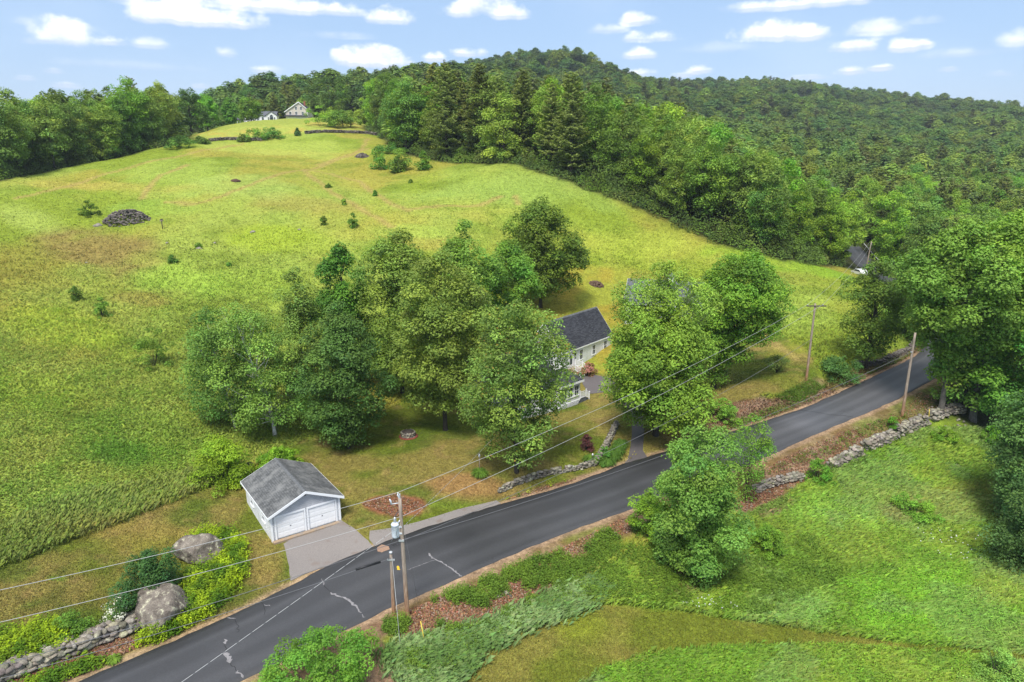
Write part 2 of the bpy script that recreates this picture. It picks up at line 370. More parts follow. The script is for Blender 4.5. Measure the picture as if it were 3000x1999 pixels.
def leafmat(name, trans=.27, hue=True):
    """leaf colour = the object's own colour x the clump tint stored on the mesh, with a little drift per object"""
    m, nt, p = newmat(name)
    oi = N(nt, 'ShaderNodeObjectInfo'); at_ = N(nt, 'ShaderNodeAttribute', attribute_name='col')
    c = mixc(nt, 1.0, oi.outputs['Color'], at_.outputs['Color'], 'MULTIPLY')
    hs = N(nt, 'ShaderNodeHueSaturation'); L(nt, c, hs.inputs['Color'])
    mr = N(nt, 'ShaderNodeMapRange'); L(nt, oi.outputs['Random'], mr.inputs[0]); mr.inputs[3].default_value = .472; mr.inputs[4].default_value = .512
    mr2 = N(nt, 'ShaderNodeMapRange'); L(nt, mth(nt, 'FRACT', mth(nt, 'MULTIPLY', oi.outputs['Random'], 17.3)), mr2.inputs[0]); mr2.inputs[3].default_value = .74; mr2.inputs[4].default_value = 1.28
    L(nt, mr.outputs[0], hs.inputs['Hue']); L(nt, mr2.outputs[0], hs.inputs['Value'])
    L(nt, hs.outputs[0], p.inputs['Base Color']); p.inputs['Roughness'].default_value = .62; p.inputs['Specular IOR Level'].default_value = .25
    tr = N(nt, 'ShaderNodeBsdfTranslucent'); L(nt, mixc(nt, 1, hs.outputs[0], (1.15, 1.2, .55), 'MULTIPLY'), tr.inputs[0])
    mx = N(nt, 'ShaderNodeMixShader'); mx.inputs[0].default_value = trans; L(nt, p.outputs[0], mx.inputs[1]); L(nt, tr.outputs[0], mx.inputs[2])
    L(nt, mx.outputs[0], nt.nodes['Material Output'].inputs[0])
    return m
M_leaf = leafmat('leaf')
def grassmat():
    m, nt, p = newmat('blades'); at_ = N(nt, 'ShaderNodeAttribute', attribute_name='col')
    ge = N(nt, 'ShaderNodeNewGeometry'); vm = N(nt, 'ShaderNodeVectorMath', operation='ADD'); vm.inputs[1].default_value = (0, 0, 1.3); L(nt, ge.outputs['Normal'], vm.inputs[0])
    vn_ = N(nt, 'ShaderNodeVectorMath', operation='NORMALIZE'); L(nt, vm.outputs[0], vn_.inputs[0]); L(nt, vn_.outputs[0], p.inputs['Normal'])
    L(nt, at_.outputs['Color'], p.inputs['Base Color']); p.inputs['Roughness'].default_value = .6; p.inputs['Specular IOR Level'].default_value = .2
    tr = N(nt, 'ShaderNodeBsdfTranslucent'); L(nt, at_.outputs['Color'], tr.inputs[0])
    mx = N(nt, 'ShaderNodeMixShader'); mx.inputs[0].default_value = .3; L(nt, p.outputs[0], mx.inputs[1]); L(nt, tr.outputs[0], mx.inputs[2])
    L(nt, mx.outputs[0], nt.nodes['Material Output'].inputs[0]); return m
M_blade = grassmat()
M_bark = simple('bark', (.055, .045, .036), .9, var=.4, scale=5, bump=.6, bscale=14)
M_barkg = simple('grey_bark', (.15, .135, .115), .9, var=.35, scale=4, bump=.6, bscale=14)
M_birch = simple('birch_bark', (.55, .52, .48), .8, var=.35, scale=3, c2=(.75, .72, .68))
M_white = simple('white_paint', (.82, .82, .83), .5, var=.02, scale=2)
M_trim = simple('white_trim', (.85, .86, .88), .45, var=.015, scale=2)
M_glass = simple('window_glass', (.045, .06, .075), .08, var=.3, scale=1.5)
M_conc = simple('concrete', (.34, .29, .25), .85, var=.2, scale=2, bump=.2, c2=(.36, .25, .15))
M_metal = simple('grey_metal', (.62, .64, .66), .4, .5, var=.1)
M_dmetal = simple('dark_metal', (.03, .03, .033), .45, .3)
M_tank = simple('transformer_paint', (.66, .71, .76), .35, .1, var=.05)
M_wire = simple('wire_bright', (.45, .45, .44), .5, .1, var=.05)
M_wiref = simple('wire_grey', (.16, .16, .17), .6, 0)
M_stone = None
def stonemat(name, a, b, lich):
    m, nt, p = newmat(name); tc = N(nt, 'ShaderNodeTexCoord')
    n1 = N(nt, 'ShaderNodeTexNoise'); n1.inputs['Scale'].default_value = 1.1; n1.inputs['Detail'].default_value = 9; n1.inputs['Roughness'].default_value = .65; L(nt, tc.outputs['Object'], n1.inputs[0])
    n2 = N(nt, 'ShaderNodeTexNoise'); n2.inputs['Scale'].default_value = 2.3; n2.inputs['Detail'].default_value = 6; n2.inputs['Roughness'].default_value = .7; L(nt, tc.outputs['Object'], n2.inputs[0])
    r1 = N(nt, 'ShaderNodeMapRange'); L(nt, n1.outputs[0], r1.inputs[0]); r1.inputs[1].default_value = .35; r1.inputs[2].default_value = .65
    c = mixc(nt, r1.outputs[0], a, b)
    r2 = N(nt, 'ShaderNodeMapRange', interpolation_type='SMOOTHSTEP'); L(nt, n2.outputs[0], r2.inputs[0]); r2.inputs[1].default_value = .54; r2.inputs[2].default_value = .66
    c = mixc(nt, r2.outputs[0], c, lich)
    vo = N(nt, 'ShaderNodeTexNoise'); vo.inputs['Scale'].default_value = 11; vo.inputs['Detail'].default_value = 3; L(nt, tc.outputs['Object'], vo.inputs[0])
    v2 = N(nt, 'ShaderNodeMapRange'); L(nt, vo.outputs[0], v2.inputs[0]); v2.inputs[1].default_value = .3; v2.inputs[2].default_value = .7; v2.inputs[3].default_value = .72; v2.inputs[4].default_value = 1.2
    c = mixc(nt, 1, c, v2.outputs[0], 'MULTIPLY')
    at_ = N(nt, 'ShaderNodeAttribute', attribute_name='col'); c = mixc(nt, 1, c, at_.outputs['Color'], 'MULTIPLY')
    L(nt, c, p.inputs['Base Color']); p.inputs['Roughness'].default_value = .9
    bp = N(nt, 'ShaderNodeBump'); bp.inputs['Strength'].default_value = 1; bp.inputs['Distance'].default_value = .3; L(nt, n1.outputs[0], bp.inputs['Height']); L(nt, bp.outputs[0], p.inputs['Normal'])
    return m
M_stone = stonemat('fieldstone', (.14, .12, .10), (.33, .295, .25), (.42, .41, .31))
M_boulder = stonemat('granite', (.085, .068, .055), (.29, .25, .205), (.50, .48, .34))
M_dstone = stonemat('dark_fieldstone', (.075, .06, .055), (.19, .165, .15), (.24, .22, .2))
def brickmat(name, c1, c2, mort, bw, bh, axes, rough=.85, patch=None, bump=.3):
    """courses of shingles / clapboards; axes = which object axes run along and across the courses"""
    m, nt, p = newmat(name); tc = N(nt, 'ShaderNodeTexCoord'); sp = N(nt, 'ShaderNodeSeparateXYZ'); L(nt, tc.outputs['Object'], sp.inputs[0])
    cb = N(nt, 'ShaderNodeCombineXYZ')
    if axes[0] == 's': L(nt, mth(nt, 'ADD', sp.outputs[0], sp.outputs[1]), cb.inputs[0])
    else: L(nt, sp.outputs[axes[0]], cb.inputs[0])
    L(nt, mth(nt, 'MULTIPLY', sp.outputs[axes[1]], axes[2]), cb.inputs[1])
    br = N(nt, 'ShaderNodeTexBrick'); L(nt, cb.outputs[0], br.inputs['Vector'])
    br.inputs['Color1'].default_value = (*c1, 1); br.inputs['Color2'].default_value = (*c2, 1); br.inputs['Mortar'].default_value = (*mort, 1)
    br.inputs['Scale'].default_value = 1; br.inputs['Brick Width'].default_value = bw; br.inputs['Row Height'].default_value = bh
    br.inputs['Mortar Size'].default_value = bh * .07; br.inputs['Bias'].default_value = -.1
    c = br.outputs['Color']
    no = N(nt, 'ShaderNodeTexNoise'); no.inputs['Scale'].default_value = .55; no.inputs['Detail'].default_value = 8; no.inputs['Roughness'].default_value = .7; L(nt, tc.outputs['Object'], no.inputs[0])
    mr = N(nt, 'ShaderNodeMapRange'); L(nt, no.outputs[0], mr.inputs[0]); mr.inputs[1].default_value = .35; mr.inputs[2].default_value = .65; mr.inputs[3].default_value = .85; mr.inputs[4].default_value = 1.12
    c = mixc(nt, 1, c, mr.outputs[0], 'MULTIPLY')
    if patch:
        n2 = N(nt, 'ShaderNodeTexNoise'); n2.inputs['Scale'].default_value = .8; n2.inputs['Detail'].default_value = 9; n2.inputs['Roughness'].default_value = .75; L(nt, tc.outputs['Object'], n2.inputs[0])
        m2 = N(nt, 'ShaderNodeMapRange'); L(nt, n2.outputs[0], m2.inputs[0]); m2.inputs[1].default_value = .46; m2.inputs[2].default_value = .62; m2.inputs[4].default_value = .75
        c = mixc(nt, m2.outputs[0], c, patch)
    L(nt, c, p.inputs['Base Color']); p.inputs['Roughness'].default_value = rough; p.inputs['Specular IOR Level'].default_value = .25
    bp = N(nt, 'ShaderNodeBump'); bp.inputs['Strength'].default_value = bump; bp.inputs['Distance'].default_value = .03
    L(nt, br.outputs['Fac'], bp.inputs['Height']); bp.invert = True; L(nt, bp.outputs[0], p.inputs['Normal'])
    return m
M_roofg = brickmat('garage_shingles', (.085, .088, .09), (.135, .138, .14), (.05, .05, .05), .34, .17, (0, 2, 2.2), patch=(.26, .26, .255))
M_roofgy = brickmat('garage_shingles_b', (.085, .088, .09), (.135, .138, .14), (.05, .05, .05), .34, .17, (1, 2, 2.2), patch=(.22, .22, .215))
M_roofd = brickmat('charcoal_shingles', (.028, .030, .038), (.075, .078, .09), (.018, .018, .02), .5, .16, (0, 2, 1.3))
M_roofw = brickmat('slate_grey_shingles', (.10, .11, .13), (.17, .18, .20), (.06, .06, .07), .4, .2, (0, 2, 1.5))
M_shk = brickmat('grey_cedar_shingles', (.50, .51, .54), (.60, .61, .64), (.36, .37, .40), .16, .17, ('s', 2, 1))
M_clap = brickmat('white_clapboard', (.78, .79, .82), (.80, .81, .84), (.45, .46, .50), 4.0, .12, ('s', 2, 1), rough=.5, bump=.5)
M_beige = brickmat('beige_clapboard', (.58, .52, .47), (.62, .56, .51), (.33, .28, .25), 4.0, .16, ('s', 2, 1), rough=.6, bump=.4)
def polemat():
    m, nt, p = newmat('weathered_pole'); tc = N(nt, 'ShaderNodeTexCoord'); sp = N(nt, 'ShaderNodeSeparateXYZ'); L(nt, tc.outputs['Object'], sp.inputs[0])
    mp = N(nt, 'ShaderNodeMapping'); mp.inputs['Scale'].default_value = (9, 9, .9); L(nt, tc.outputs['Object'], mp.inputs[0])
    no = N(nt, 'ShaderNodeTexNoise'); no.inputs['Scale'].default_value = 2; no.inputs['Detail'].default_value = 6; L(nt, mp.outputs[0], no.inputs[0])
    mr = N(nt, 'ShaderNodeMapRange'); L(nt, no.outputs[0], mr.inputs[0]); mr.inputs[1].default_value = .3; mr.inputs[2].default_value = .7
    gr = mixc(nt, mr.outputs[0], (.20, .155, .12), (.42, .34, .27)); br = mixc(nt, mr.outputs[0], (.22, .10, .05), (.42, .22, .11))
    h = N(nt, 'ShaderNodeMapRange'); L(nt, mth(nt, 'MULTIPLY_ADD', no.outputs[0], 2.5, sp.outputs[2]), h.inputs[0]); h.inputs[1].default_value = 1.5; h.inputs[2].default_value = 5.0
    L(nt, mixc(nt, h.outputs[0], br, gr), p.inputs['Base Color']); p.inputs['Roughness'].default_value = .85; return m
M_pole = polemat()
def asphalt(name, base, patchy, rough=.62, stain_sheen=None, dirt=None):
    m, nt, p = newmat(name); tc = N(nt, 'ShaderNodeTexCoord')
    n1 = N(nt, 'ShaderNodeTexNoise'); n1.inputs['Scale'].default_value = .11; n1.inputs['Detail'].default_value = 5; L(nt, tc.outputs['Object'], n1.inputs[0])
    n2 = N(nt, 'ShaderNodeTexNoise'); n2.inputs['Scale'].default_value = 9; n2.inputs['Detail'].default_value = 8; n2.inputs['Roughness'].default_value = .8; L(nt, tc.outputs['Object'], n2.inputs[0])
    r1 = N(nt, 'ShaderNodeMapRange'); L(nt, n1.outputs[0], r1.inputs[0]); r1.inputs[1].default_value = .35; r1.inputs[2].default_value = .68
    c = mixc(nt, r1.outputs[0], tuple(b * (1 - patchy) for b in base), tuple(b * (1 + patchy) for b in base))
    r2 = N(nt, 'ShaderNodeMapRange'); L(nt, n2.outputs[0], r2.inputs[0]); r2.inputs[1].default_value = .25; r2.inputs[2].default_value = .75; r2.inputs[3].default_value = .72; r2.inputs[4].default_value = 1.28
    c = mixc(nt, 1, c, r2.outputs[0], 'MULTIPLY')
    if stain_sheen:
        at_ = N(nt, 'ShaderNodeAttribute', attribute_name='col'); c = mixc(nt, 1, c, at_.outputs['Color'], 'MULTIPLY')
    if dirt:
        n3 = N(nt, 'ShaderNodeTexNoise'); n3.inputs['Scale'].default_value = .7; n3.inputs['Detail'].default_value = 7; L(nt, tc.outputs['Object'], n3.inputs[0])
        r3 = N(nt, 'ShaderNodeMapRange'); L(nt, n3.outputs[0], r3.inputs[0]); r3.inputs[1].default_value = .58; r3.inputs[2].default_value = .7; r3.inputs[4].default_value = .6
        c = mixc(nt, r3.outputs[0], c, dirt)
    L(nt, c, p.inputs['Base Color'])
    rr = N(nt, 'ShaderNodeMapRange'); L(nt, n1.outputs[0], rr.inputs[0]); rr.inputs[1].default_value = .35; rr.inputs[2].default_value = .65; rr.inputs[3].default_value = rough - .14; rr.inputs[4].default_value = rough + .1
    L(nt, rr.outputs[0], p.inputs['Roughness'])
    bp = N(nt, 'ShaderNodeBump'); bp.inputs['Strength'].default_value = .25; bp.inputs['Distance'].default_value = .02; L(nt, n2.outputs[0], bp.inputs['Height']); L(nt, bp.outputs[0], p.inputs['Normal'])
    return m
M_road = asphalt('new_asphalt', (.055, .055, .058), .12, .60, stain_sheen=True)
M_old = asphalt('old_asphalt', (.225, .20, .185), .10, .85, dirt=(.17, .12, .09))
M_drv = asphalt('driveway_asphalt', (.115, .10, .10), .12, .8)

# ------------------------------------------------------------------ zones (outlines as seen, laid on the ground)
Z = {}
Z['open'] = poly_w([(-500,470),(0,415),(100,397),(200,377),(300,356),(400,332),(430,312),(470,300),(560,292),(650,288),(720,281),(830,268),(838,298),(880,318),(905,350),(1040,374),(1180,376),
    (1350,432),(1500,492),(1650,560),(1800,598),(1945,616),(2010,640),(2060,740),(2110,800),(2222,838),(2200,900),(2130,935),(2240,975),(2290,1080),(2300,1180),(2353,1290),(2480,1120),(2900,1250),(2900,1800),(-900,1800),(-900,800)])
Z['lawn'] = poly_w([(-300,1420),(0,1302),(200,1228),(400,1150),(540,1098),(700,1008),(800,1010),(905,930),(1000,890),(1180,890),(1290,860),(1440,860),(1475,945),(1440,1050),(1380,1078),(1160,1138),(905,1236),
    (830,1250),(850,1262),(660,1340),(525,1410),(420,1455),(300,1505),(150,1560),(-300,1740)])
Z['backlawn'] = poly_w([(1150,700),(1330,598),(1480,640),(1560,700),(1420,760),(1440,860),(1290,860),(1200,800)])
Z['sidelawn'] = poly_w([(1475,1045),(1465,945),(1500,870),(1700,800),(1780,762),(1850,800),(1900,880),(1840,885),(1750,905),(1690,960),(1640,990),(1545,1030)])
Z['toplawn'] = poly_w([(430,312),(560,292),(690,281),(840,276),(838,298),(700,306),(520,318),(440,322)])
Z['path'] = poly_w([(960,1640),(1000,1568),(1090,1490),(1150,1450),(1250,1400),(1400,1386),(1550,1400),(1700,1422),(1900,1452),(2100,1478),(2353,1506),(2500,1520),(2500,1550),(2353,1528),(2150,1503),(1900,1484),(1640,1492),(1480,1510),(1380,1545),(1260,1640)])
Z['gravel'] = poly_w([(560,1640),(600,1560),(730,1490),(870,1420),(900,1440),(875,1470),(900,1520),(960,1600),(980,1640)])
Z['mulch'] = poly_w([(905+75*math.cos(t), 1160+24*math.sin(t)) for t in np.linspace(0, 2*math.pi, 20)[:-1]])
lit = [[(1145,1150),(1160,1136),(1240,1108),(1340,1086),(1430,1062),(1440,1070),(1330,1106),(1240,1132)],
       [(1545,1032),(1580,1000),(1640,940),(1700,920),(1790,905),(1860,880),(1930,880),(1925,900),(1830,938),(1700,985),(1600,1022)],
       [(1990,850),(2060,820),(2110,790),(2120,810),(2080,840),(2010,865)],
       [(900,1425),(980,1390),(1100,1345),(1200,1300),(1300,1265),(1400,1215),(1450,1190),(1480,1215),(1400,1250),(1300,1300),(1235,1390),(1160,1440),(1060,1470),(960,1485),(905,1450)],
       [(1710,1110),(1800,1060),(1950,1000),(2060,960),(2110,905),(2200,940),(2120,965),(1990,1025),(1880,1090),(1800,1130),(1720,1165)],
       [(0,1560),(100,1520),(200,1480),(280,1450),(330,1475),(150,1560),(50,1600)],
       [(1690,1165),(1730,1120),(1800,1135),(1810,1165),(1740,1190)],
       [(1480,1330),(1560,1300),(1640,1310),(1620,1360),(1540,1370)]]
Z['litter'] = [poly_w(p) for p in lit]
sd_edge = [near_edge, far_edge]
tracks = [hit(*densify(t, 25).T, raw_h) for t in (
    [(325,458),(340,432),(370,405),(430,378)], [(380,466),(450,467),(510,452),(560,430),(640,400),(720,388),(800,360),(850,340)],
    [(700,392),(760,400),(830,420),(860,445),(900,470),(940,485),(1000,475),(1060,472),(1110,470),(1150,452)],
    [(1185,452),(1190,470)], [(730,380),(790,360),(830,345),(845,320)], [(1470,640),(1530,680),(1600,700),(1760,770),(1830,830)],
    [(40,455),(150,430),(260,395),(380,365),(480,345),(560,330)],[(560,310),(640,312),(600,325)],[(700,395),(760,440),(830,480),(900,520)])]
def zone_color(x, y):
    """base colour of the ground cover at a point, without light or shade"""
    n1 = vn(x, y, 22, 1, 4); n2 = vn(x, y, 6, 2, 4); n3 = vn(x, y, 1.6, 3, 3); n4 = vn(x, y, 45, 4, 3)
    C = lambda *c: np.array(c)[None, :]
    mixv = lambda a, b, t: a * (1 - t[:, None]) + b * t[:, None]
    g = mixv(C(.195, .255, .025), C(.285, .265, .042), sst(.42, .62, n1))
    g = mixv(g, C(.25, .325, .052), sst(.52, .68, n4) * .8)
    g = mixv(g, C(.135, .19, .018), sst(.50, .72, n2) * .55)
    g = mixv(g, C(.35, .35, .06), sst(.55, .75, vn(x, y, 11, 5, 4)) * .35)
    # named patches of the field
    def blob(px, py, rx, ry, col, s=1.0):
        nonlocal g
        c = hit([px], [py], raw_h)[0]; e = hit([px + rx, px], [py, py - ry], raw_h)
        ax = abs(e[0, 0] - c[0]) + 1e-3; ay = abs(e[1, 1] - c[1]) + 1e-3
        d = np.hypot((x - c[0] - (y - c[1]) * c[0] / c[1]) / ax, (y - c[1]) / ay) + (vn(x, y, 7, 6, 3) - .5) * .9
        g = mixv(g, C(*col) * 1.15, (1 - sst(.45, 1.1, d)) * s)
    blob(220, 575, 170, 55, (.20, .15, .045), .85); blob(60, 610, 140, 60, (.19, .185, .03), .7); blob(440, 645, 150, 42, (.225, .34, .04), .7)
    blob(420, 400, 200, 40, (.26, .33, .06), .55); blob(640, 345, 220, 30, (.30, .35, .065), .6); blob(60, 500, 120, 35, (.28, .34, .07), .6)
    blob(250, 430, 240, 12, (.34, .27, .06), .45); blob(830, 500, 200, 40, (.28, .27, .045), .5); blob(700, 470, 160, 26, (.26, .22, .05), .6); blob(350, 480, 150, 18, (.20, .29, .04), .6); blob(1000, 560, 120, 18, (.29, .24, .05), .5); blob(1300, 540, 120, 22, (.29, .27, .045), .5); blob(640, 550, 120, 40, (.23, .30, .02), .7)
    blob(1200, 430, 250, 40, (.20, .28, .05), .7); blob(1450, 560, 240, 40, (.27, .31, .04), .6); blob(600, 650, 150, 50, (.20, .29, .03), .5)
    blob(950, 530, 110, 16, (.24, .33, .05), .5); blob(1880, 620, 120, 12, (.17, .30, .02), .7); blob(1850, 720, 110, 60, (.24, .32, .05), .6)
    blob(150, 760, 220, 55, (.26, .34, .03), .6); blob(80, 900, 190, 60, (.20, .28, .025), .5); blob(330, 1000, 200, 70, (.16, .26, .03), .6); blob(150, 1150, 240, 60, (.19, .27, .045), .6)
    blob(280, 1040, 90, 40, (.09, .19, .02), .6); blob(560, 420, 160, 30, (.25, .33, .07), .5); blob(330, 690, 100, 20, (.24, .20, .045), .6)
    # meadow below the road
    near = sst(-1, 1, pdist(np.c_[road_c], x, y, closed=False) - 3) * ((y < 90) & ((x * .6 - y * .8 + 35) > 0) & (x > -20))
    g = mixv(g, mixv(C(.13, .24, .022), C(.19, .27, .03), sst(.4, .6, n2)), near * .8)
    blob(2150, 1400, 260, 90, (.15, .30, .022), .6); blob(2200, 1160, 220, 50, (.24, .23, .045), .7); blob(1900, 1180, 170, 60, (.19, .31, .045), .7); blob(2000, 1040, 170, 40, (.13, .26, .02), .5)
    blob(2050, 1180, 50, 25, (.22, .15, .06), .7); blob(2300, 1350, 90, 60, (.22, .24, .05), .6); blob(1800, 1400, 120, 60, (.16, .25, .07), .6)
    lawnc = mixv(C(.125, .155, .018), C(.215, .18, .045), sst(.40, .60, vn(x, y, 7, 7, 4)))
    lawnc = mixv(lawnc, C(.085, .13, .014), sst(.56, .70, vn(x, y, 5, 8, 3)) * .7)
    lawnc = mixv(lawnc, C(.30, .20, .08), sst(.58, .75, n3) * .4)
    ed = (vn(x, y, 1.4, 9, 3) - .5) * 1.2
    for k in ('lawn', 'sidelawn'): 
        t = sst(-.3, .3, pdist(Z[k], x, y) + ed); g = mixv(g, lawnc, t)
    def lblob(*a): blob(*a)
    blob(300, 1230, 260, 55, (.26, .20, .045), .5); blob(860, 1180, 60, 30, (.11, .145, .02), .6); blob(1080, 1110, 110, 25, (.27, .15, .06), .75); blob(1300, 1030, 100, 30, (.12, .145, .016), .6)
    blob(130, 1330, 40, 6, (.08, .17, .012), .9); blob(600, 1280, 60, 60, (.28, .20, .06), .6); blob(1050, 1150, 150, 12, (.12, .17, .02), .5)
    for k, c in (('backlawn', (.235, .255, .032)), ('toplawn', (.30, .34, .06))): 
        t = sst(-.4, .6, pdist(Z[k], x, y) + ed); g = mixv(g, mixv(C(*c), C(c[0]*1.2, c[1]*.9, c[2]), sst(.4, .65, n2)), t)
    blob(1820, 800, 70, 30, (.20, .22, .022), .6)
    t = sst(-.3, .3, pdist(Z['path'], x, y) + ed * .7); g = mixv(g, mixv(C(.15, .18, .02), C(.215, .20, .04), sst(.4, .6, n2)), t)
    blob(1330, 1440, 110, 50, (.20, .23, .02), .6)
    lt = mixv(C(.15, .085, .045), C(.26, .17, .11), sst(.35, .65, n3)); lt = mixv(lt, C(.14, .16, .03), sst(.52, .68, n2) * .7)
    for p in Z['litter']:
        t = sst(-.5, .4, pdist(p, x, y) + ed * 1.2); g = mixv(g, lt, t)
    for nm, c in (('mulch', (.20, .085, .042)), ('gravel', (.25, .16, .10))):
        t = sst(-.3, .3, pdist(Z[nm], x, y) + ed * .8); g = mixv(g, C(*c) * (.75 + .5 * n3[:, None]), t)
    m = (y < 240) & (y > 25)
    d = np.full(x.shape, 9.); 
    if m.any(): d[m] = road_near(x[m], y[m])[0]
    sidev = (x * .62 - y * .78 + 44) > 0
    t = (1 - sst(1.6, 3.4, d + ed * 1.5)) * (sidev & (y < 100) & (y > 40)); g = mixv(g, lt, t * .85)
    t = (1 - sst(.3, .9, d + ed * .5)); g = mixv(g, C(.32, .215, .135) * (.7 + .6 * n3[:, None]), t * .9)
    for tr in tracks:
        dd = -pdist(tr, x, y, closed=False) if False else np.abs(pdist(tr, x, y, closed=False))
        g = mixv(g, C(.33, .25, .08), (1 - sst(.35, 1.15, np.abs(dd) + ed * .4)) * .75)
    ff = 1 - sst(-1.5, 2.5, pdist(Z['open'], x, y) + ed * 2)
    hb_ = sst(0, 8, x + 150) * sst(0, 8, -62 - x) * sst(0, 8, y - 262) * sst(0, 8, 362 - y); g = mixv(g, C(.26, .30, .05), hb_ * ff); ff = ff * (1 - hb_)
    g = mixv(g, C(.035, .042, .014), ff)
    return g, ff
def make_ground():
    La = np.r_[np.arange(math.log(18), math.log(34), .02), np.arange(math.log(34), math.log(130), .0052), np.arange(math.log(130), math.log(420), .009), np.arange(math.log(420), math.log(6000), .03)]
    Aa = np.r_[np.linspace(-1.6, -.84, 30)[:-1], np.linspace(-.84, .84, 380), np.linspace(.84, 1.6, 30)[1:]]
    ys = np.exp(La)[:, None]; X = Aa[None, :] * ys; Y = np.broadcast_to(ys, X.shape)
    Zz = H_(X, Y); nr_, nc = X.shape
    x, y = X.ravel(), Y.ravel()
    col = np.empty((x.size, 3)); ff = np.empty(x.size)
    near = y < 520
    col[near], ff[near] = zone_color(x[near], y[near]); col[~near] = (.035, .05, .016)  # far ground coloured dark for the shade in gaps between crowns
    idx = np.arange(nr_ * nc).reshape(nr_, nc)
    Fc = np.stack([idx[:-1, :-1], idx[:-1, 1:], idx[1:, 1:], idx[1:, :-1]], -1).reshape(-1, 4)
    m, nt, p = newmat('ground_cover'); at_ = N(nt, 'ShaderNodeAttribute', attribute_name='col'); tc = N(nt, 'ShaderNodeTexCoord')
    hs = []
    c = at_.outputs['Color']
    for sc_, lo, hi, det in ((3.2, .62, 1.38, 5), (.9, .78, 1.22, 5), (12, .7, 1.3, 3)):
        no = N(nt, 'ShaderNodeTexNoise'); no.inputs['Scale'].default_value = sc_; no.inputs['Detail'].default_value = det; no.inputs['Roughness'].default_value = .65; L(nt, tc.outputs['Object'], no.inputs[0])
        mr = N(nt, 'ShaderNodeMapRange'); L(nt, no.outputs[0], mr.inputs[0]); mr.inputs[1].default_value = .3; mr.inputs[2].default_value = .7; mr.inputs[3].default_value = lo; mr.inputs[4].default_value = hi
        c = mixc(nt, 1, c, mr.outputs[0], 'MULTIPLY'); hs.append(no.outputs[0])
    L(nt, c, p.inputs['Base Color']); p.inputs['Roughness'].default_value = .95; p.inputs['Specular IOR Level'].default_value = .1
    b = None
    for h, st, di in ((hs[1], .45, .5), (hs[0], .6, .22)):
        bp = N(nt, 'ShaderNodeBump'); bp.inputs['Strength'].default_value = st; bp.inputs['Distance'].default_value = di; L(nt, h, bp.inputs['Height'])
        if b: L(nt, b, bp.inputs['Normal'])
        b = bp.outputs[0]
    L(nt, b, p.inputs['Normal'])
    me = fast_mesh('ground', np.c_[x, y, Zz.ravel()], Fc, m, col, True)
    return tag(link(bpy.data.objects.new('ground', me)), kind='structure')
make_ground()

# ------------------------------------------------------------------ road, driveways, kerbside strip
def make_road():
    K = 15; P = []; col = []
    n = len(road_c)
    for i in range(n):
        for k in range(K):
            t = k / (K - 1); q = ne[i] * (1 - t) + fe[i] * t
            j = (vn(np.array([q[0]]), np.array([q[1]]), 1.3, 12, 3)[0] - .5) * .35 if k in (0, K-1) else 0
            dirv = (fe[i] - ne[i]) / np.linalg.norm(fe[i] - ne[i]); q = q + dirv * (j if k else -j)
            P.append((q[0], q[1], road_z[i] + .0 + .05 * (1 - (2 * t - 1) ** 2)))
            w = 1.0
            if t > .8: w *= .62 + .2 * vn(q[0], q[1], 3, 13, 2)
            w *= .90 + .22 * (abs((t * 3.2) % 1 - .5) < .2) + .10 * (vn(q[0], q[1], 2.2, 14, 3) - .5)
            s = i / n
            if .14 < s < .36 and t > .45: w *= .78
            if .30 < s < .42 and .3 < t < .7: w *= 1.2
            if .40 < s < .66: w *= 1.6  # sheen of the road farther off, put into its colour
            col.append((w, w, w * 1.02))
    P = np.array(P); idx = np.arange(n * K).reshape(n, K)
    Fc = np.stack([idx[:-1, :-1], idx[:-1, 1:], idx[1:, 1:], idx[1:, :-1]], -1).reshape(-1, 4)[:, ::-1]
    c_ = np.array(col).reshape(n, K, 3)
    for _ in range(2): c_[1:-1] = (c_[:-2] + 2*c_[1:-1] + c_[2:]) / 4
    # worn edge skirt down into the verge
    for e in (0, K-1):
        b = idx[:, e]; v = P[b].copy(); v[:, 2] -= .14; d = (P[b] - P[idx[:, K//2]]); v[:, :2] += d[:, :2] * .02
        s0 = len(P); P = np.r_[P, v]; c_ = np.r_[c_.reshape(-1, 3), c_[:, e].reshape(-1, 3) if c_.ndim == 3 else np.ones((n, 3))] if c_.ndim == 3 else np.r_[c_, np.ones((n, 3))]
        k2 = np.arange(s0, s0 + n); q = np.stack([b[:-1], b[1:], k2[1:], k2[:-1]], -1); Fc = np.r_[Fc, q if e else q[:, ::-1]]
    me = fast_mesh('road', P, Fc, M_road, c_.reshape(-1, 3), True)
    return tag(link(bpy.data.objects.new('road', me)), kind='structure')
make_road()
def hr(x, y):
    """height of the paved surface where the road is, else of the ground"""
    d, z = road_near(np.array([float(x)]), np.array([float(y)])); g = hz(x, y)
    return z[0] + .04 if d[0] < .2 else max(g, z[0] - .05 if d[0] < 1.0 else g)
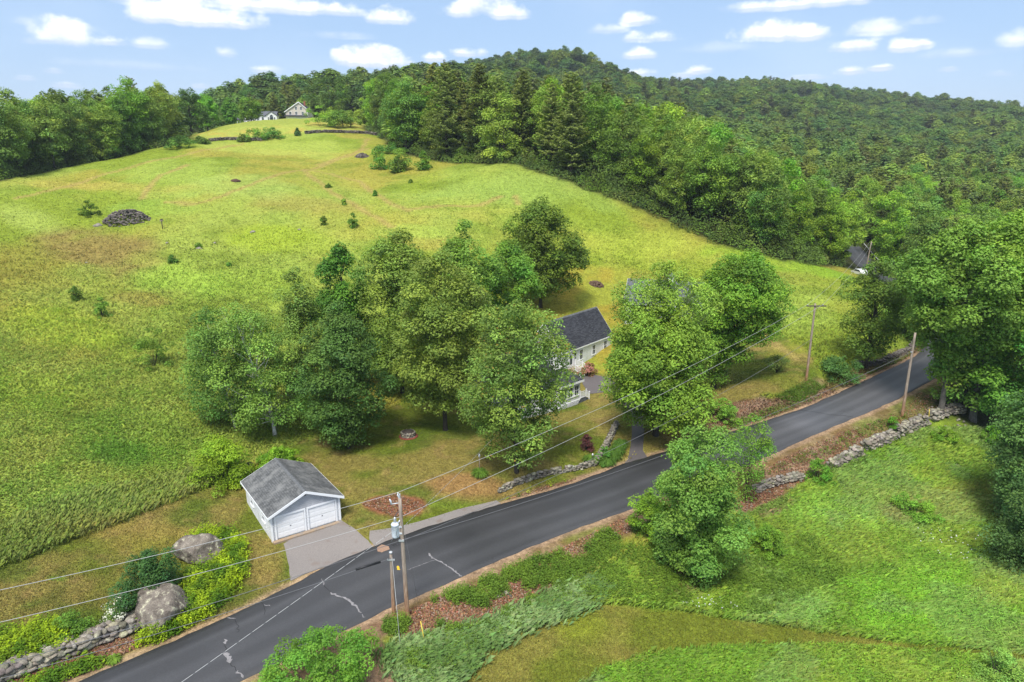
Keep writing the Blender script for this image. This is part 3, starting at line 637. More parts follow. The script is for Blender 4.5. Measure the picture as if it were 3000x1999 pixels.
def sheet(name, pts, mat, lift=.04, step=.6, skirt=.10, **kw):
    """a paved sheet that follows the ground inside an outline"""
    poly = poly_w(pts, 12); poly = poly + (np.c_[vn(poly[:,0], poly[:,1], 1, 21, 2), vn(poly[:,0], poly[:,1], 1, 22, 2)] - .5) * .12
    import bmesh
    bm = bmesh.new(); vs = [bm.verts.new((p[0], p[1], 0)) for p in poly]; f = bm.faces.new(vs)
    x0, y0 = poly.min(0); x1, y1 = poly.max(0)
    for k in np.arange(x0, x1, step): bmesh.ops.bisect_plane(bm, geom=bm.verts[:] + bm.edges[:] + bm.faces[:], plane_co=(k, 0, 0), plane_no=(1, 0, 0))
    for k in np.arange(y0, y1, step): bmesh.ops.bisect_plane(bm, geom=bm.verts[:] + bm.edges[:] + bm.faces[:], plane_co=(0, k, 0), plane_no=(0, 1, 0))
    bmesh.ops.recalc_face_normals(bm, faces=bm.faces)
    if sum(f_.normal.z for f_ in bm.faces) < 0: bmesh.ops.reverse_faces(bm, faces=bm.faces)
    edges = [e for e in bm.edges if e.is_boundary]
    X = np.array([v.co[:2] for v in bm.verts]); zz = H_(X[:, 0], X[:, 1])
    for v, z in zip(bm.verts, zz): v.co.z = z + lift
    r = bmesh.ops.extrude_edge_only(bm, edges=edges)
    for v in [g for g in r['geom'] if isinstance(g, bmesh.types.BMVert)]: v.co.z -= skirt + lift
    me = bpy.data.meshes.new(name); bm.to_mesh(me); bm.free(); me.materials.append(mat)
    for p in me.polygons: p.use_smooth = False
    return tag(link(bpy.data.objects.new(name, me)), kind='structure', **kw)
sheet('garage_apron', [(652,1250),(700,1222),(783,1197),(815,1216),(846,1240),(862,1262),(800,1284),(735,1304),(690,1322),(668,1332),(664,1300)], M_old, .05)
sheet('pavement', [(850,1218),(905,1208),(960,1192),(1050,1160),(1140,1137),(1150,1146),(1100,1168),(1050,1184),(960,1216),(905,1240),(866,1256),(848,1236)], M_old, .045)
sheet('house_driveway', [(1432,1068),(1445,1040),(1452,1000),(1452,950),(1400,900),(1352,905),(1338,885),(1345,862),(1400,868),(1450,905),(1475,935),(1480,990),(1478,1030),(1490,1050)], M_drv, .05)
# ------------------------------------------------------------------ plants: generators
def unit(v): return v / (np.linalg.norm(v, axis=1)[:, None] + 1e-9)
def quads(C, Nn, size, asp, g, col, fold=.0):
    """one small pointed leaf spray per centre"""
    n = len(C); r = unit(g.normal(size=(n, 3))); t = unit(np.cross(r, Nn)); b = np.cross(Nn, t)
    s = (np.asarray(size) * np.ones(n))[:, None]
    V = np.stack([C + t*s*.5, C + b*s*.5*asp + Nn*s*fold, C - t*s*.5, C - b*s*.5*asp + Nn*s*fold], 1).reshape(-1, 3)
    return V, np.arange(n * 4).reshape(n, 4), np.repeat(col, 4, axis=0)
def merge(parts):
    V = []; Fc = []; Cc = []; b = 0
    for v, f, c in parts: V.append(v); Fc.append(f + b); Cc.append(c); b += len(v)
    return np.concatenate(V), np.concatenate(Fc), np.concatenate(Cc)
PROF = {
 'round': lambda f: np.sqrt(np.clip(1 - (2*f - .92)**2 / 1.17, 0.02, 1)),
 'oval':  lambda f: np.clip(np.sin(np.pi * np.clip(f, .02, .99) ** .75), .06, 1) ** .7,
 'cone':  lambda f: np.clip(1.04 - f, .03, 1) ** .62 * np.clip(f * 6 + .35, 0, 1),
 'vase':  lambda f: np.clip(np.sin(np.pi * np.clip(f, .02, .995) ** 1.35), .06, 1) ** .75,
 'dome':  lambda f: np.sqrt(np.clip(1 - f**2, .02, 1)),
}
def crown(seed, h0, h1, rx, prof='round', ncl=70, cr=1.5, nleaf=12000, leaf=.32, flat=.62, lean=(0, 0), hollow=.45, asp=.62, gap=0.0, colvar=.16, red=0.0, jit=.34, puff=.38):
    """leaf clumps set through a crown's volume; returns mesh data and the clump centres"""
    g = np.random.default_rng(seed); P = PROF[prof]
    f = g.random(ncl * 6); keep = g.random(ncl * 6) < P(f) ** 1.1; f = f[keep][:ncl]; n = len(f)
    f[:2] = (.97, .93)
    th = np.arange(n) * 2.399963 + g.normal(0, .35, n); ph1, ph2, ph3 = g.random(3) * 6.28
    lump = 1 + .16 * np.sin(2*th + ph1 + 3*f) + .12 * np.sin(3*th + ph2 - 5*f) + .10 * np.sin(9*f + ph3 + th)
    u = hollow + (1 - hollow) * g.random(n) ** .45
    inner = g.random(n) < .16; u = np.where(inner, g.random(n) * .5, u)
    rr = (P(f) * rx * lump - cr * .38).clip(.05) * u
    cz_ = h0 + f * (h1 - h0) - (cr * .35) * f
    fz = (cz_ - h0) / (h1 - h0)
    C = np.c_[rr*np.cos(th) + lean[0]*fz, rr*np.sin(th) + lean[1]*fz, cz_]
    rad = cr * (.62 + .75 * g.random(n)) * np.where(f > .9, .7, 1)
    w = rad ** 2; w /= w.sum(); ci = g.choice(n, nleaf, p=w)
    d = unit(g.normal(size=(nleaf, 3))); d[:, 2] = np.where(g.random(nleaf) < .66, np.abs(d[:, 2]), d[:, 2]); 
    rj = (.62 + .42 * g.random(nleaf) ** .6)
    # each clump breaks into smaller sprays
    sub = np.sin(d[:, 0]*5 + ci*1.7) * np.sin(d[:, 1]*5.5 + ci*2.3) * np.sin(d[:, 2]*5 + ci); rj = rj * (1 + puff * sub)
    pos = C[ci] + d * (rad[ci] * rj)[:, None] * np.array([1, 1, flat])
    pos[:, 2] -= (np.hypot(d[:, 0], d[:, 1]) ** 2) * rad[ci] * .22
    nn = unit(d * np.array([.8, .8, 1]) * .75 + np.array([0, 0, .5]) + g.normal(size=(nleaf, 3)) * jit)
    sr = rx / np.percentile(np.hypot(pos[:, 0] - lean[0] * (pos[:, 2] - h0) / (h1 - h0), pos[:, 1] - lean[1] * (pos[:, 2] - h0) / (h1 - h0)), 96.5); sz_ = (h1 - h0) / (np.percentile(pos[:, 2], 99.7) - h0)
    for q in (pos, C):
        fq = (q[:, 2] - h0) / (h1 - h0); q[:, 0] = (q[:, 0] - lean[0] * fq) * sr + lean[0] * fq; q[:, 1] = (q[:, 1] - lean[1] * fq) * sr + lean[1] * fq; q[:, 2] = h0 + (q[:, 2] - h0) * np.where(q[:, 2] > h0, sz_, 1)
    if gap: k = g.random(nleaf) > gap; pos, nn, ci = pos[k], nn[k], ci[k]
    m = len(pos)
    tc_ = (1 + colvar * g.normal(size=n)).clip(.6, 1.5); tl = (1 + .11 * g.normal(size=m)).clip(.6, 1.5)
    yel = (g.normal(size=n) * .07)[ci] + g.normal(size=m) * .035
    b = tc_[ci] * tl
    col = np.c_[b * (1 + yel), b, b * (1 - yel)]
    if red: 
        k = g.random(m) < red; col[k] = col[k] * np.array([1.9, .8, .8])
    sz = leaf * (.65 + .7 * g.random(m))
    V, Fc, Cc = quads(pos, nn, sz, asp, g, np.clip(col * .5, 0, 1), .06)
    return V, Fc, Cc, C, rad
def limbs(seed, C, h0, h1, r0, lean=(0, 0), nl=22, bare=.0, fork=0, z0=-.4):
    """trunk with limbs that reach into the clumps"""
    g = np.random.default_rng(seed + 99); mb = MB(); H1 = h0 + (h1 - h0) * .86
    def tp(f):
        q = max(0, (f * H1 - h0) / (h1 - h0)) if h1 > h0 else 0
        return Vector((lean[0]*q + .10*math.sin(f*5 + seed), lean[1]*q + .10*math.cos(f*4 + seed*2), z0 + (H1 - z0) * f))
    mb.tube([tp(f) for f in (0, .03, .08, .2, .35, .5, .65, .8, 1)], [r0*1.5, r0*1.18, r0, r0*.9, r0*.78, r0*.6, r0*.42, r0*.26, r0*.07], 9)
    order = g.permutation(len(C))[:nl]
    for i in order:
        c = Vector(C[i]); zf = max(.16, min(.86, (c.z - (1.1 + .22 * math.hypot(c.x, c.y))) / H1 * (.62 + .25 * g.random())))
        a = tp(zf); mid = a.lerp(c, .5) + Vector((g.normal()*.25, g.normal()*.25, .10 * (c - a).length * (1 if not bare else -.3)))
        rr = r0 * (.42 - .24 * zf) * (.7 + .5 * g.random())
        q = [a, a.lerp(mid, .5) + Vector((0, 0, .1)), mid, mid.lerp(c, .55), c + (c - mid) * (.12 + bare)]
        mb.tube(q, [rr, rr*.78, rr*.55, rr*.35, rr*.10], 5, False)
        for _ in range(2 + int(bare * 8)):
            t = .4 + .5 * g.random(); s_ = mid.lerp(c, t); e_ = s_ + Vector((g.normal(), g.normal(), abs(g.normal()) * .9 + .2)) * (.5 + bare * 1.2)
            mb.tube([s_, e_], [rr*.3, rr*.06], 3, False)
    return mb
def pine(seed, h, rbase, nleaf=9000, leaf=.42, h0=.12):
    """white pine: uneven whorls of flat, upswept boughs"""
    g = np.random.default_rng(seed); parts = []; mb = MB(); pos = []; nn = []; tint = []
    mb.tube([(0, 0, -.4), (.05, 0, h*.3), (0, .1, h*.65), (0, 0, h*.985)], [h*.017, h*.013, h*.008, .03], 7)
    z = h * h0; bi = []; k = 0
    while z < h * .97:
        f = (z - h*h0) / (h * (1 - h0)); nb = 5 if f < .8 else 4; a0 = g.random() * 6.28
        for j in range(nb):
            ln = rbase * (max(.05, 1.03 - f) ** .55) * (.62 + .5 * g.random()) * (.6 + .4 * min(1, f * 5))
            if g.random() < .10: ln *= .45
            bi.append((z + g.normal() * .12, a0 + j * 6.283 / nb + g.normal() * .22, ln, f))
        z += h * .034 * (1.25 - .45 * f) * (.8 + .4 * g.random())
    wts = np.array([b[2] ** 1.45 for b in bi]); wts /= wts.sum(); cnt = g.multinomial(nleaf, wts)
    for (z, a, ln, f), c in zip(bi, cnt):
        ca, sa = math.cos(a), math.sin(a); t = g.random(c) ** .6; side = g.normal(size=c) * (.10 + .20 * t * (1.15 - t)) * ln
        rise = (.05 + .30 * f) * ln; zz = z + rise * t ** 1.6 - .10 * ln * np.sin(t * 3.1) + g.normal(size=c) * .10 - np.abs(side) * .12
        r_ = t * ln
        pos.append(np.c_[r_*ca - side*sa, r_*sa + side*ca, zz]); tt = (1 + .17 * g.normal()) * (.85 + .3 * t); tint.append(tt * (1 + .12 * g.normal(size=c)))
        nn.append(unit(np.c_[g.normal(size=c)*.35 + ca*.25, g.normal(size=c)*.35 + sa*.25, np.ones(c)]))
        if ln > 1.0: mb.tube([(0, 0, z), (ln*.5*ca, ln*.5*sa, z - .05*ln), (ln*.85*ca, ln*.85*sa, z + rise*.7)], [.07, .045, .015], 3, False)
    pos = np.concatenate(pos); nn = np.concatenate(nn); tint = np.concatenate(tint).clip(.5, 1.6)
    V, Fc, Cc = quads(pos, nn, leaf * (.7 + .6 * g.random(len(pos))), .42, g, np.clip(np.c_[tint, tint, tint] * .5, 0, 1), .05)
    return V, Fc, Cc, mb
def obj_mesh(name, me, parent=None, color=None, **kw):
    o = bpy.data.objects.new(name, me); link(o, parent)
    if color: o.color = (color[0] * 3.7, color[1] * 4.1, color[2] * 2.9, 1)      # tints on the mesh are stored halved
    return tag(o, **kw)
def full_tree(name, loc, label, cat, color, seed, h, rx, h0=.2, prof='round', ncl=70, cr=1.5, nleaf=12000, leaf=.32, r0=.22, bark=None, group=None, nl=22, bare=0, lean=(0, 0), rz=None, **kw):
    root = empty(name, loc, rz if rz is not None else 0, label=label, cat=cat, group=group)
    V, Fc, Cc, C, rad = crown(seed, h * h0, h, rx, prof, int(ncl * 1.25), cr * 1.05, int(nleaf * 1.7), leaf * .93, lean=lean, **kw)
    obj_mesh('crown', fast_mesh('crown', V, Fc, M_leaf, Cc), root, color)
    limbs(seed, C, h * h0, h, r0, lean, nl, bare).build('trunk', bark or M_bark, root)
    return root
def vtree(px, py, toppy, hw, dx=0, **kw):
    """a tree whose foot, top and half width are given as seen; returns foot, height, radius, lean"""
    p = at(px, py); zt = top_z(px, toppy, p.y); h = zt - p.z
    dist = math.hypot(p.y * math.cos(PITCH) + (CH - p.z - h/2) * math.sin(PITCH), 0); rx = hw / F * dist
    return p, h, rx, (dx / F * dist, 0)

# ---- greens (albedo)
G_dark = (.045, .085, .022); G_mid = (.075, .135, .022); G_bright = (.115, .21, .020); G_yel = (.135, .175, .032); G_grey = (.12, .165, .065); G_blue = (.055, .105, .036)
# ---- the trees of the yard and the roadside
def T(px, py, top, hw, name, label, color, seed, dx=0, **kw):
    p, h, rx, ln = vtree(px, py, top, hw, dx)
    return full_tree(name, p, label, 'tree', color, seed, h, rx, lean=ln, **kw)
T(800,1030,700,98,'maple_tree','dense dark green maple between the birch and the well on the lawn',(.072,.122,.032),1,nleaf=26000,leaf=.26,ncl=150,cr=1.05,prof='oval',h0=.06,r0=.16)
T(1022,988,584,126,'maple_tree','large yellowish green maple whose bare black trunk stands beside the stone well',(.108,.165,.036),2,nleaf=30000,leaf=.30,ncl=150,cr=1.35,prof='round',h0=.16,r0=.26)
T(1187,1087,700,123,'maple_tree','pale green speckled maple in front of the farmhouse nearest the retaining wall',(.125,.190,.045),3,nleaf=32000,leaf=.25,ncl=190,cr=1.1,prof='round',h0=.13,r0=.22,gap=.12,red=.02,nl=30,colvar=.28)
T(1508,1000,706,142,'maple_tree','broad bright green maple on a black trunk at the mouth of the house driveway',(.086,.148,.022),4,nleaf=34000,leaf=.30,ncl=150,cr=1.35,prof='round',h0=.14,r0=.33,nl=26,dx=-22)
T(1640,893,583,108,'maple_tree','tall dense maple on the side lawn behind the broad bright maple',(.095,.170,.022),5,nleaf=36000,leaf=.30,ncl=150,cr=1.4,prof='vase',h0=.08,r0=.34,dx=62)
T(925,905,536,104,'maple_tree','tall olive green maple in the middle of the clump behind the well',(.088,.145,.030),6,nleaf=24000,leaf=.34,ncl=120,cr=1.5,prof='round',h0=.10,r0=.25)
T(800,880,568,74,'maple_tree','bright green maple at the back left of the clump beside the field',(.080,.152,.022),7,nleaf=18000,leaf=.34,ncl=80,cr=1.3,prof='oval',h0=.08,r0=.22)
T(1072,850,512,76,'maple_tree','maple with a high narrow lumpy top behind the yellowish maple',(.095,.155,.030),8,nleaf=16000,leaf=.36,ncl=80,cr=1.4,prof='vase',h0=.10,r0=.24)
T(1168,800,556,74,'maple_tree','fresh green maple between the high narrow maple and the lone round maple',(.078,.150,.024),9,nleaf=16000,leaf=.36,ncl=80,cr=1.4,prof='round',h0=.08,r0=.22)
T(1243,706,464,100,'maple_tree','lone round maple with a deep crown standing on the grass behind the house',(.070,.125,.020),10,nleaf=24000,leaf=.42,ncl=150,cr=1.55,prof='oval',h0=.13,r0=.34)
T(700,925,622,66,'maple_tree','slender dull green tree rising between the birch and the bright maple',(.085,.140,.034),11,nleaf=13000,leaf=.30,ncl=70,cr=1.1,prof='oval',h0=.05,r0=.15,gap=.1)
T(632,1002,705,112,'birch_tree','white barked birch with a leaning trunk beside the bush behind the garage',(.100,.150,.034),12,nleaf=20000,leaf=.24,ncl=110,cr=1.15,prof='round',h0=.12,r0=.20,dx=-70,bark=M_birch,gap=.12,nl=34,bare=.12)
T(540,985,712,92,'birch_tree','thin white limbed birch at the edge of the long grass',(.095,.150,.034),13,nleaf=15000,leaf=.24,ncl=90,cr=1.15,prof='round',h0=.04,r0=.14,dx=-40,bark=M_birch,gap=.2,nl=30,bare=.15)
T(1592,1320,988,112,'maple_tree','lumpy blue green maple on the near side of the road above the mown path',(.125,.185,.040),14,nleaf=27000,leaf=.21,ncl=120,cr=.95,prof='round',h0=.03,r0=.15)
T(1545,1262,1085,92,'young_maple','yellow green young maple tucked against the roadside maple',(.125,.22,.022),15,nleaf=9000,leaf=.18,ncl=55,cr=.7,prof='oval',h0=.02,r0=.08)
T(1715,1150,955,62,'sapling','wispy light green sapling leaning over the road edge beside the roadside maple',(.120,.185,.028),16,nleaf=6000,leaf=.17,ncl=60,cr=.6,prof='vase',h0=.05,r0=.06,gap=.25,nl=30,bare=.3)
T(1488,1245,1125,42,'sapling','small light green sapling at the left foot of the roadside maple',(.110,.20,.022),17,nleaf=4500,leaf=.16,ncl=36,cr=.5,prof='oval',h0=.02,r0=.05,gap=.15)
T(1990,848,600,72,'maple_tree','thin crowned tree with black trunk by the low dark wall',(.080,.125,.024),18,nleaf=11000,leaf=.32,ncl=70,cr=1.2,prof='round',h0=.17,r0=.24,gap=.1,nl=34,bare=.1)
T(1783,857,817,32,'apple_tree','little open apple tree on the side lawn near the utility pole',(.075,.115,.035),19,nleaf=1500,leaf=.16,ncl=26,cr=.45,prof='dome',h0=.35,r0=.08,nl=18,gap=.1)
# big mass on the right
T(2158,948,515,140,'maple_tree','huge round maple whose grey trunk stands behind the stone wall',(.100,.165,.030),20,nleaf=40000,leaf=.34,ncl=170,cr=1.45,prof='vase',h0=.22,r0=.33,bark=M_barkg)
T(2232,965,492,130,'maple_tree','tall maple with a thick grey trunk right of the huge roadside maple',(.098,.170,.028),21,nleaf=36000,leaf=.34,ncl=160,cr=1.45,prof='vase',h0=.26,r0=.36,bark=M_barkg,dx=30)
T(2350,1000,520,130,'maple_tree','dense maple at the right side of the frame behind the dark spreading tree',(.080,.155,.026),22,nleaf=26000,leaf=.36,ncl=120,cr=1.5,prof='round',h0=.12,r0=.3,bark=M_barkg)
T(2352,1215,850,100,'maple_tree','dark blue green spreading tree filling the right edge beside the meadow',(.055,.115,.038),23,nleaf=26000,leaf=.24,ncl=130,cr=1.1,prof='round',h0=.02,r0=.22)
T(2370,1305,1090,95,'maple_tree','low dark tree at the right edge of the meadow in front of the spreading tree',(.042,.088,.030),24,nleaf=14000,leaf=.20,ncl=80,cr=.9,prof='dome',h0=.0,r0=.15)
T(2090,775,600,70,'maple_tree','shaded maple across the road bend left of the huge roadside maple',(.075,.150,.024),25,nleaf=16000,leaf=.36,ncl=80,cr=1.5,prof='round',h0=.10,r0=.25)
# bare stems from the top of the broad maple: a see-through upper crown of the tree next to it
p_, h_, rx_, _ = vtree(1518, 985, 608, 116)
full_tree('maple_tree', p_ + Vector((0, 1.5, 0)), 'half bare maple whose thin upright stems show above the broad bright maple', 'tree', (.105, .17, .03), 31, h_, rx_, h0=.55, prof='oval', ncl=120, cr=.9, nleaf=17000, leaf=.24, r0=.2, gap=.15, nl=60, bare=.35, bark=M_barkg)

def bush(name, px, py, hw, hh, label, color, seed, nleaf=5000, leaf=.14, cr=.55, ncl=40, stretch=1.0, group=None, cat='bush', **kw):
    """a leafy mound; half width and height as seen"""
    p = at(px, py); d = p.y / pix_dir(px, py)[1]; rx = hw / F * d; h = 2 * hh / F * d * 1.02
    V, Fc, Cc, C, rad = crown(seed, -.02, h, rx, 'dome', ncl, cr, nleaf, leaf, hollow=.5, **kw)
    V = V * np.array([1, stretch, 1]); V[:, 2] = np.maximum(V[:, 2], -.1)
    root = empty(name, p, 0, label=label, cat=cat, group=group)
    obj_mesh('leaves', fast_mesh('leaves', V, Fc, M_leaf, Cc), root, color)
    mb = MB(); g = np.random.default_rng(seed)
    for i in range(7): 
        a = g.random() * 6.28; mb.tube([(0, 0, -.2), (rx*.3*math.cos(a), rx*.3*math.sin(a)*stretch, h*.45), (rx*.55*math.cos(a), rx*.55*math.sin(a)*stretch, h*.75)], [.035, .022, .01], 4, False)
    mb.build('stems', M_bark, root)
    return root
bush('bush',515,1108,66,52,'large rounded bright green bush behind the garage at the lawn edge',(.095,.165,.014),41,nleaf=12000,leaf=.19,cr=.75,ncl=70)
bush('bush',642,1082,58,28,'low spreading yellow green bush touching the back of the garage roof',(.10,.165,.014),42,nleaf=8000,leaf=.19,cr=.55,ncl=55)
bush('rhododendron',352,1376,76,58,'dark green rounded rhododendron between the two granite boulders',(.032,.075,.024),43,nleaf=11000,leaf=.15,cr=.5,ncl=90,stretch=1.2)
bush('bush',165,1462,44,30,'mid green clipped bush above the left end of the roadside stone wall',(.075,.15,.022),44,nleaf=5000,leaf=.11,cr=.35,ncl=50)
bush('bush',735,1600,158,74,'large bright green bush cut by the lower edge near the gravel shoulder',(.070,.122,.018),45,nleaf=22000,leaf=.15,cr=.65,ncl=110)
bush('spirea_bush',275,1420,34,25,'white flowering shrub beside the rounder granite boulder',(.11,.16,.04),46,nleaf=2600,leaf=.09,cr=.3,ncl=30)
bush('barberry_bush',1348,1034,17,19,'round dark purple barberry on the lawn near the driveway wall',(.075,.030,.032),47,nleaf=2600,leaf=.12,cr=.3,ncl=30)
bush('azalea_bush',1352,862,22,14,'pink flowering azalea against the white house wall',(.13,.10,.035),48,nleaf=2500,leaf=.15,cr=.4,ncl=26)
bush('bush',1925,866,50,24,'dark spreading bush beside the far utility pole at the road bend',(.050,.095,.030),49,nleaf=6000,leaf=.2,cr=.6,ncl=50)
bush('bush',1660,962,40,24,'leafy green bush on the leaf covered bank above the road',(.075,.16,.026),50,nleaf=5000,leaf=.17,cr=.45,ncl=44)
bush('bush',2275,1016,0x28,20,'light green bush under the trees at the end of the stone wall',(.10,.19,.02),51,nleaf=4000,leaf=.14,cr=.4,ncl=36)
bush('bush',2160,1018,36,20,'leafy bush in front of the stone wall below the yellow stake',(.095,.19,.02),52,nleaf=4500,leaf=.14,cr=.4,ncl=36)
bush('bush',2050,985,16,14,'small bright green bush beside the nearest tall pole on the right',(.095,.19,.02),53,nleaf=1800,leaf=.13,cr=.3,ncl=18)
bush('bush',1880,1105,34,26,'round green bush growing at the broken end of the right stone wall',(.085,.165,.02),54,nleaf=4500,leaf=.13,cr=.4,ncl=36)
bush('bush',1390,1058,0x20,16,'tall dark green clump of lilies along the driveway wall',(.055,.13,.022),55,nleaf=2600,leaf=.14,cr=.3,ncl=22)
bush('bush',1760,1275,48,36,'dark weedy bush in the meadow right of the roadside maple',(.07,.15,.02),56,nleaf=5000,leaf=.14,cr=.5,ncl=36)
bush('bush',2100,1190,52,28,'dark green bush in the middle of the lower meadow',(.07,.155,.022),57,nleaf=5000,leaf=.14,cr=.5,ncl=36)
bush('bush',2290,1568,52,42,'pale green bushy sapling at the lower right edge of the long grass',(.12,.21,.05),58,nleaf=5000,leaf=.12,cr=.45,ncl=40)
# shrubs dotted over the field
fs = [(355,842,44,44,'broad leafy shrub in the long grass left of the birches',.10),(237,728,19,22,'thin upright shrub on the lower left slope',.085),(176,690,15,16,'small dark shrub alone on the left slope',.07),
      (813,542,13,16,'round shrub on the slope above the tall maples',.08),(745,518,8,10,'small upright shrub left of the round slope shrub',.075),(792,488,6,7,'tiny shrub just above the round slope shrub',.09),
      (862,458,6,6,'tiny shrub beside the curved track in the field',.075),(397,604,12,9,'low dark shrub below the post in the field',.07),(208,512,24,16,'rounded shrub against the left side of the dark rock mound',.07),
      (457,570,9,6,'small shrub growing over a rock in the field',.08),(756,438,8,4,'flat patchy shrub on the crown of the field',.07),(943,416,6,4,'tiny shrub below the shrubs at the wood edge',.08),
      (526,611,6,4,'tiny shrub right of the low dark shrub',.07)]
for i, (px, py, hw, hh, lab, v) in enumerate(fs):
    bush('shrub', px, py, hw, hh, lab, (v * .9, v * 1.65, v * .25), 60 + i, nleaf=int(600 + hw * 60), leaf=.3 if py < 560 else .2, cr=.5, ncl=12 + hw // 2, group='shrubs dotted over the hayfield')
for i, (px, py, hw, hh, lab, c) in enumerate([(872,388,26,24,'bushy green tree at the left of the copse by the rock heap',(.06,.13,.022)),(920,398,30,26,'rounded tree in the middle of the copse at the wood edge',(.085,.15,.025)),
      (917,402,20,18,'small rounded shrub at the foot of the copse by the rock heap',(.07,.12,.024)),(975,391,20,20,'separate round bush right of the copse at the wood edge',(.08,.16,.022)),(900,350,34,12,'low shrub at the corner of the upper stone wall',(.08,.14,.03)),
      (590,322,30,12,'light green shrub on the stone wall above the field',(.11,.16,.03)),(628,318,26,12,'dark rounded shrub on the stone wall above the field',(.06,.12,.024)),(560,326,14,8,'small shrub along the stone wall left of the others',(.08,.14,.03)),
      (684,312,7,8,'tiny dark conifer at the gap in the upper stone wall',(.03,.07,.025)),(735,290,34,22,'large pale green bush in front of the beige house',(.15,.22,.035)),(762,286,24,18,'pale green bush between the beige house bush and the orchard',(.12,.20,.03)),
      (415,340,34,14,'pale shrub at the lower corner of the left wood',(.09,.15,.03)),(460,330,20,8,'low shrub along the wood edge near the upper lawn',(.08,.14,.03)),(1905,600,34,44,'feathery yellow green hemlock at the end of the wood by the far road',(.09,.13,.026))]):
    bush('shrub' if i != 12 else 'shrub', px, py, hw, hh, lab, c, 90 + i, nleaf=2200, leaf=.42, cr=1.1, ncl=22)
for i, (px, py, lab) in enumerate([(770,288,'left'),(788,287,'middle'),(806,286,'right'),(828,282,'farthest right')]):
    p = at(px, py + 6); p.z = hz(p.x, p.y)
    full_tree('apple_tree', p, f'{lab} one of the four pale orchard trees beside the beige house', 'tree', (.14, .20, .04), 120 + i, 6.5, 4.5, h0=.25, prof='dome', ncl=26, cr=1.2, nleaf=1500, leaf=.5, r0=.16, group='orchard trees beside the beige house')

# ------------------------------------------------------------------ the woods
CR = {}      # crown templates: (crown mesh, trunk mesh, height)
def tmpl(key, seed, h, rx, **kw):
    V, Fc, Cc, C, rad = crown(seed, h * kw.pop('h0', .16), h, rx, **kw)
    CR[key] = (fast_mesh('crown', V, Fc, M_leaf, Cc), limbs(seed, C, h * .16, h, .26, nl=12).build('trunk', M_bark).data, h)
for i, (pr, rx, h) in enumerate([('round', 5.2, 18), ('oval', 4.6, 19), ('vase', 5.4, 19), ('round', 4.6, 17), ('oval', 5.2, 20), ('dome', 5.6, 17)]):
    tmpl(f'd{i}', 200 + i, h, rx, prof=pr, ncl=80, cr=1.5, nleaf=11000, leaf=.40, h0=.10)
for i, (h, r_) in enumerate([(22, 4.6), (24, 5.0), (20, 4.2)]):
    V, Fc, Cc, mb = pine(300 + i, h, r_, 11000, .62, .14); CR[f'p{i}'] = (fast_mesh('crown', V, Fc, M_leaf, Cc), mb.build('trunk', M_bark).data, h)
FAR = []
FCOL = [(.175,.27,.046),(.115,.205,.046),(.225,.33,.050),(.145,.245,.058),(.125,.155,.052),(.16,.178,.060)]
for i, pr in enumerate(['round', 'oval', 'dome', 'vase']):
    V, Fc, Cc, C, rad = crown(400 + i, 1.5, 15, 5.2, pr, 26, 2.3, 2600, .95, hollow=.6, jit=.15, puff=.12, flat=.8, colvar=.10); FAR.append(fast_mesh('far_crown', V, Fc, M_leaf, Cc * np.array(FCOL[i])))
for i in range(2):
    V, Fc, Cc, mb = pine(420 + i, 20, 4.0, 1200, 1.3, .15); FAR.append(fast_mesh('far_pine', V, Fc, M_leaf, Cc * np.array(FCOL[4+i])))
for o in [o for o in COL.objects if o.name.split('.')[0] == 'trunk' and o.parent is None]: bpy.data.objects.remove(o)
def wood_pts():
    g = np.random.default_rng(11); pts = []
    # jittered grid over the woods, coarser with distance
    for (y0, y1, s, amax) in ((60, 230, 7.0, 1.05), (230, 420, 7.6, .95), (420, 800, 12.5, .88), (800, 1350, 17, .86)):
        xs = np.arange(-y1 * amax, y1 * amax, s); ys = np.arange(y0, y1, s)
        X, Y = np.meshgrid(xs, ys); X = (X + g.uniform(-.42, .42, X.shape) * s).ravel(); Y = (Y + g.uniform(-.42, .42, Y.shape) * s).ravel()
        k = (np.abs(X / Y) < amax); pts.append(np.c_[X[k], Y[k]])
    P = np.concatenate(pts)
    d = np.full(len(P), -99.); m = P[:, 1] < 520; d[m] = pdist(Z['open'], P[m, 0], P[m, 1])
    P = P[d < -1.5]; d = d[d < -1.5]
    m = P[:, 1] < 380; rd = np.full(len(P), 99.); rd[m] = road_near(P[m, 0], P[m, 1])[0]
    k = rd > 4.2; P, d, rd = P[k], d[k], rd[k]
    # keep the houses' ground and the view towards the far road open
    k = ~((P[:, 0] > -150) & (P[:, 0] < -60) & (P[:, 1] > 255) & (P[:, 1] < 372) & (P[:, 0] / P[:, 1] > -.43))
    k &= ~((rd < 5.5) & (P[:, 1] > 150) & (P[:, 1] < 300) & (P[:, 0] < 92 + (P[:, 1] - 150) * .27) & (P[:, 1] < 215))
    return P[k], d[k]
WP, WD = wood_pts(); WZ = H_(WP[:, 0], WP[:, 1])
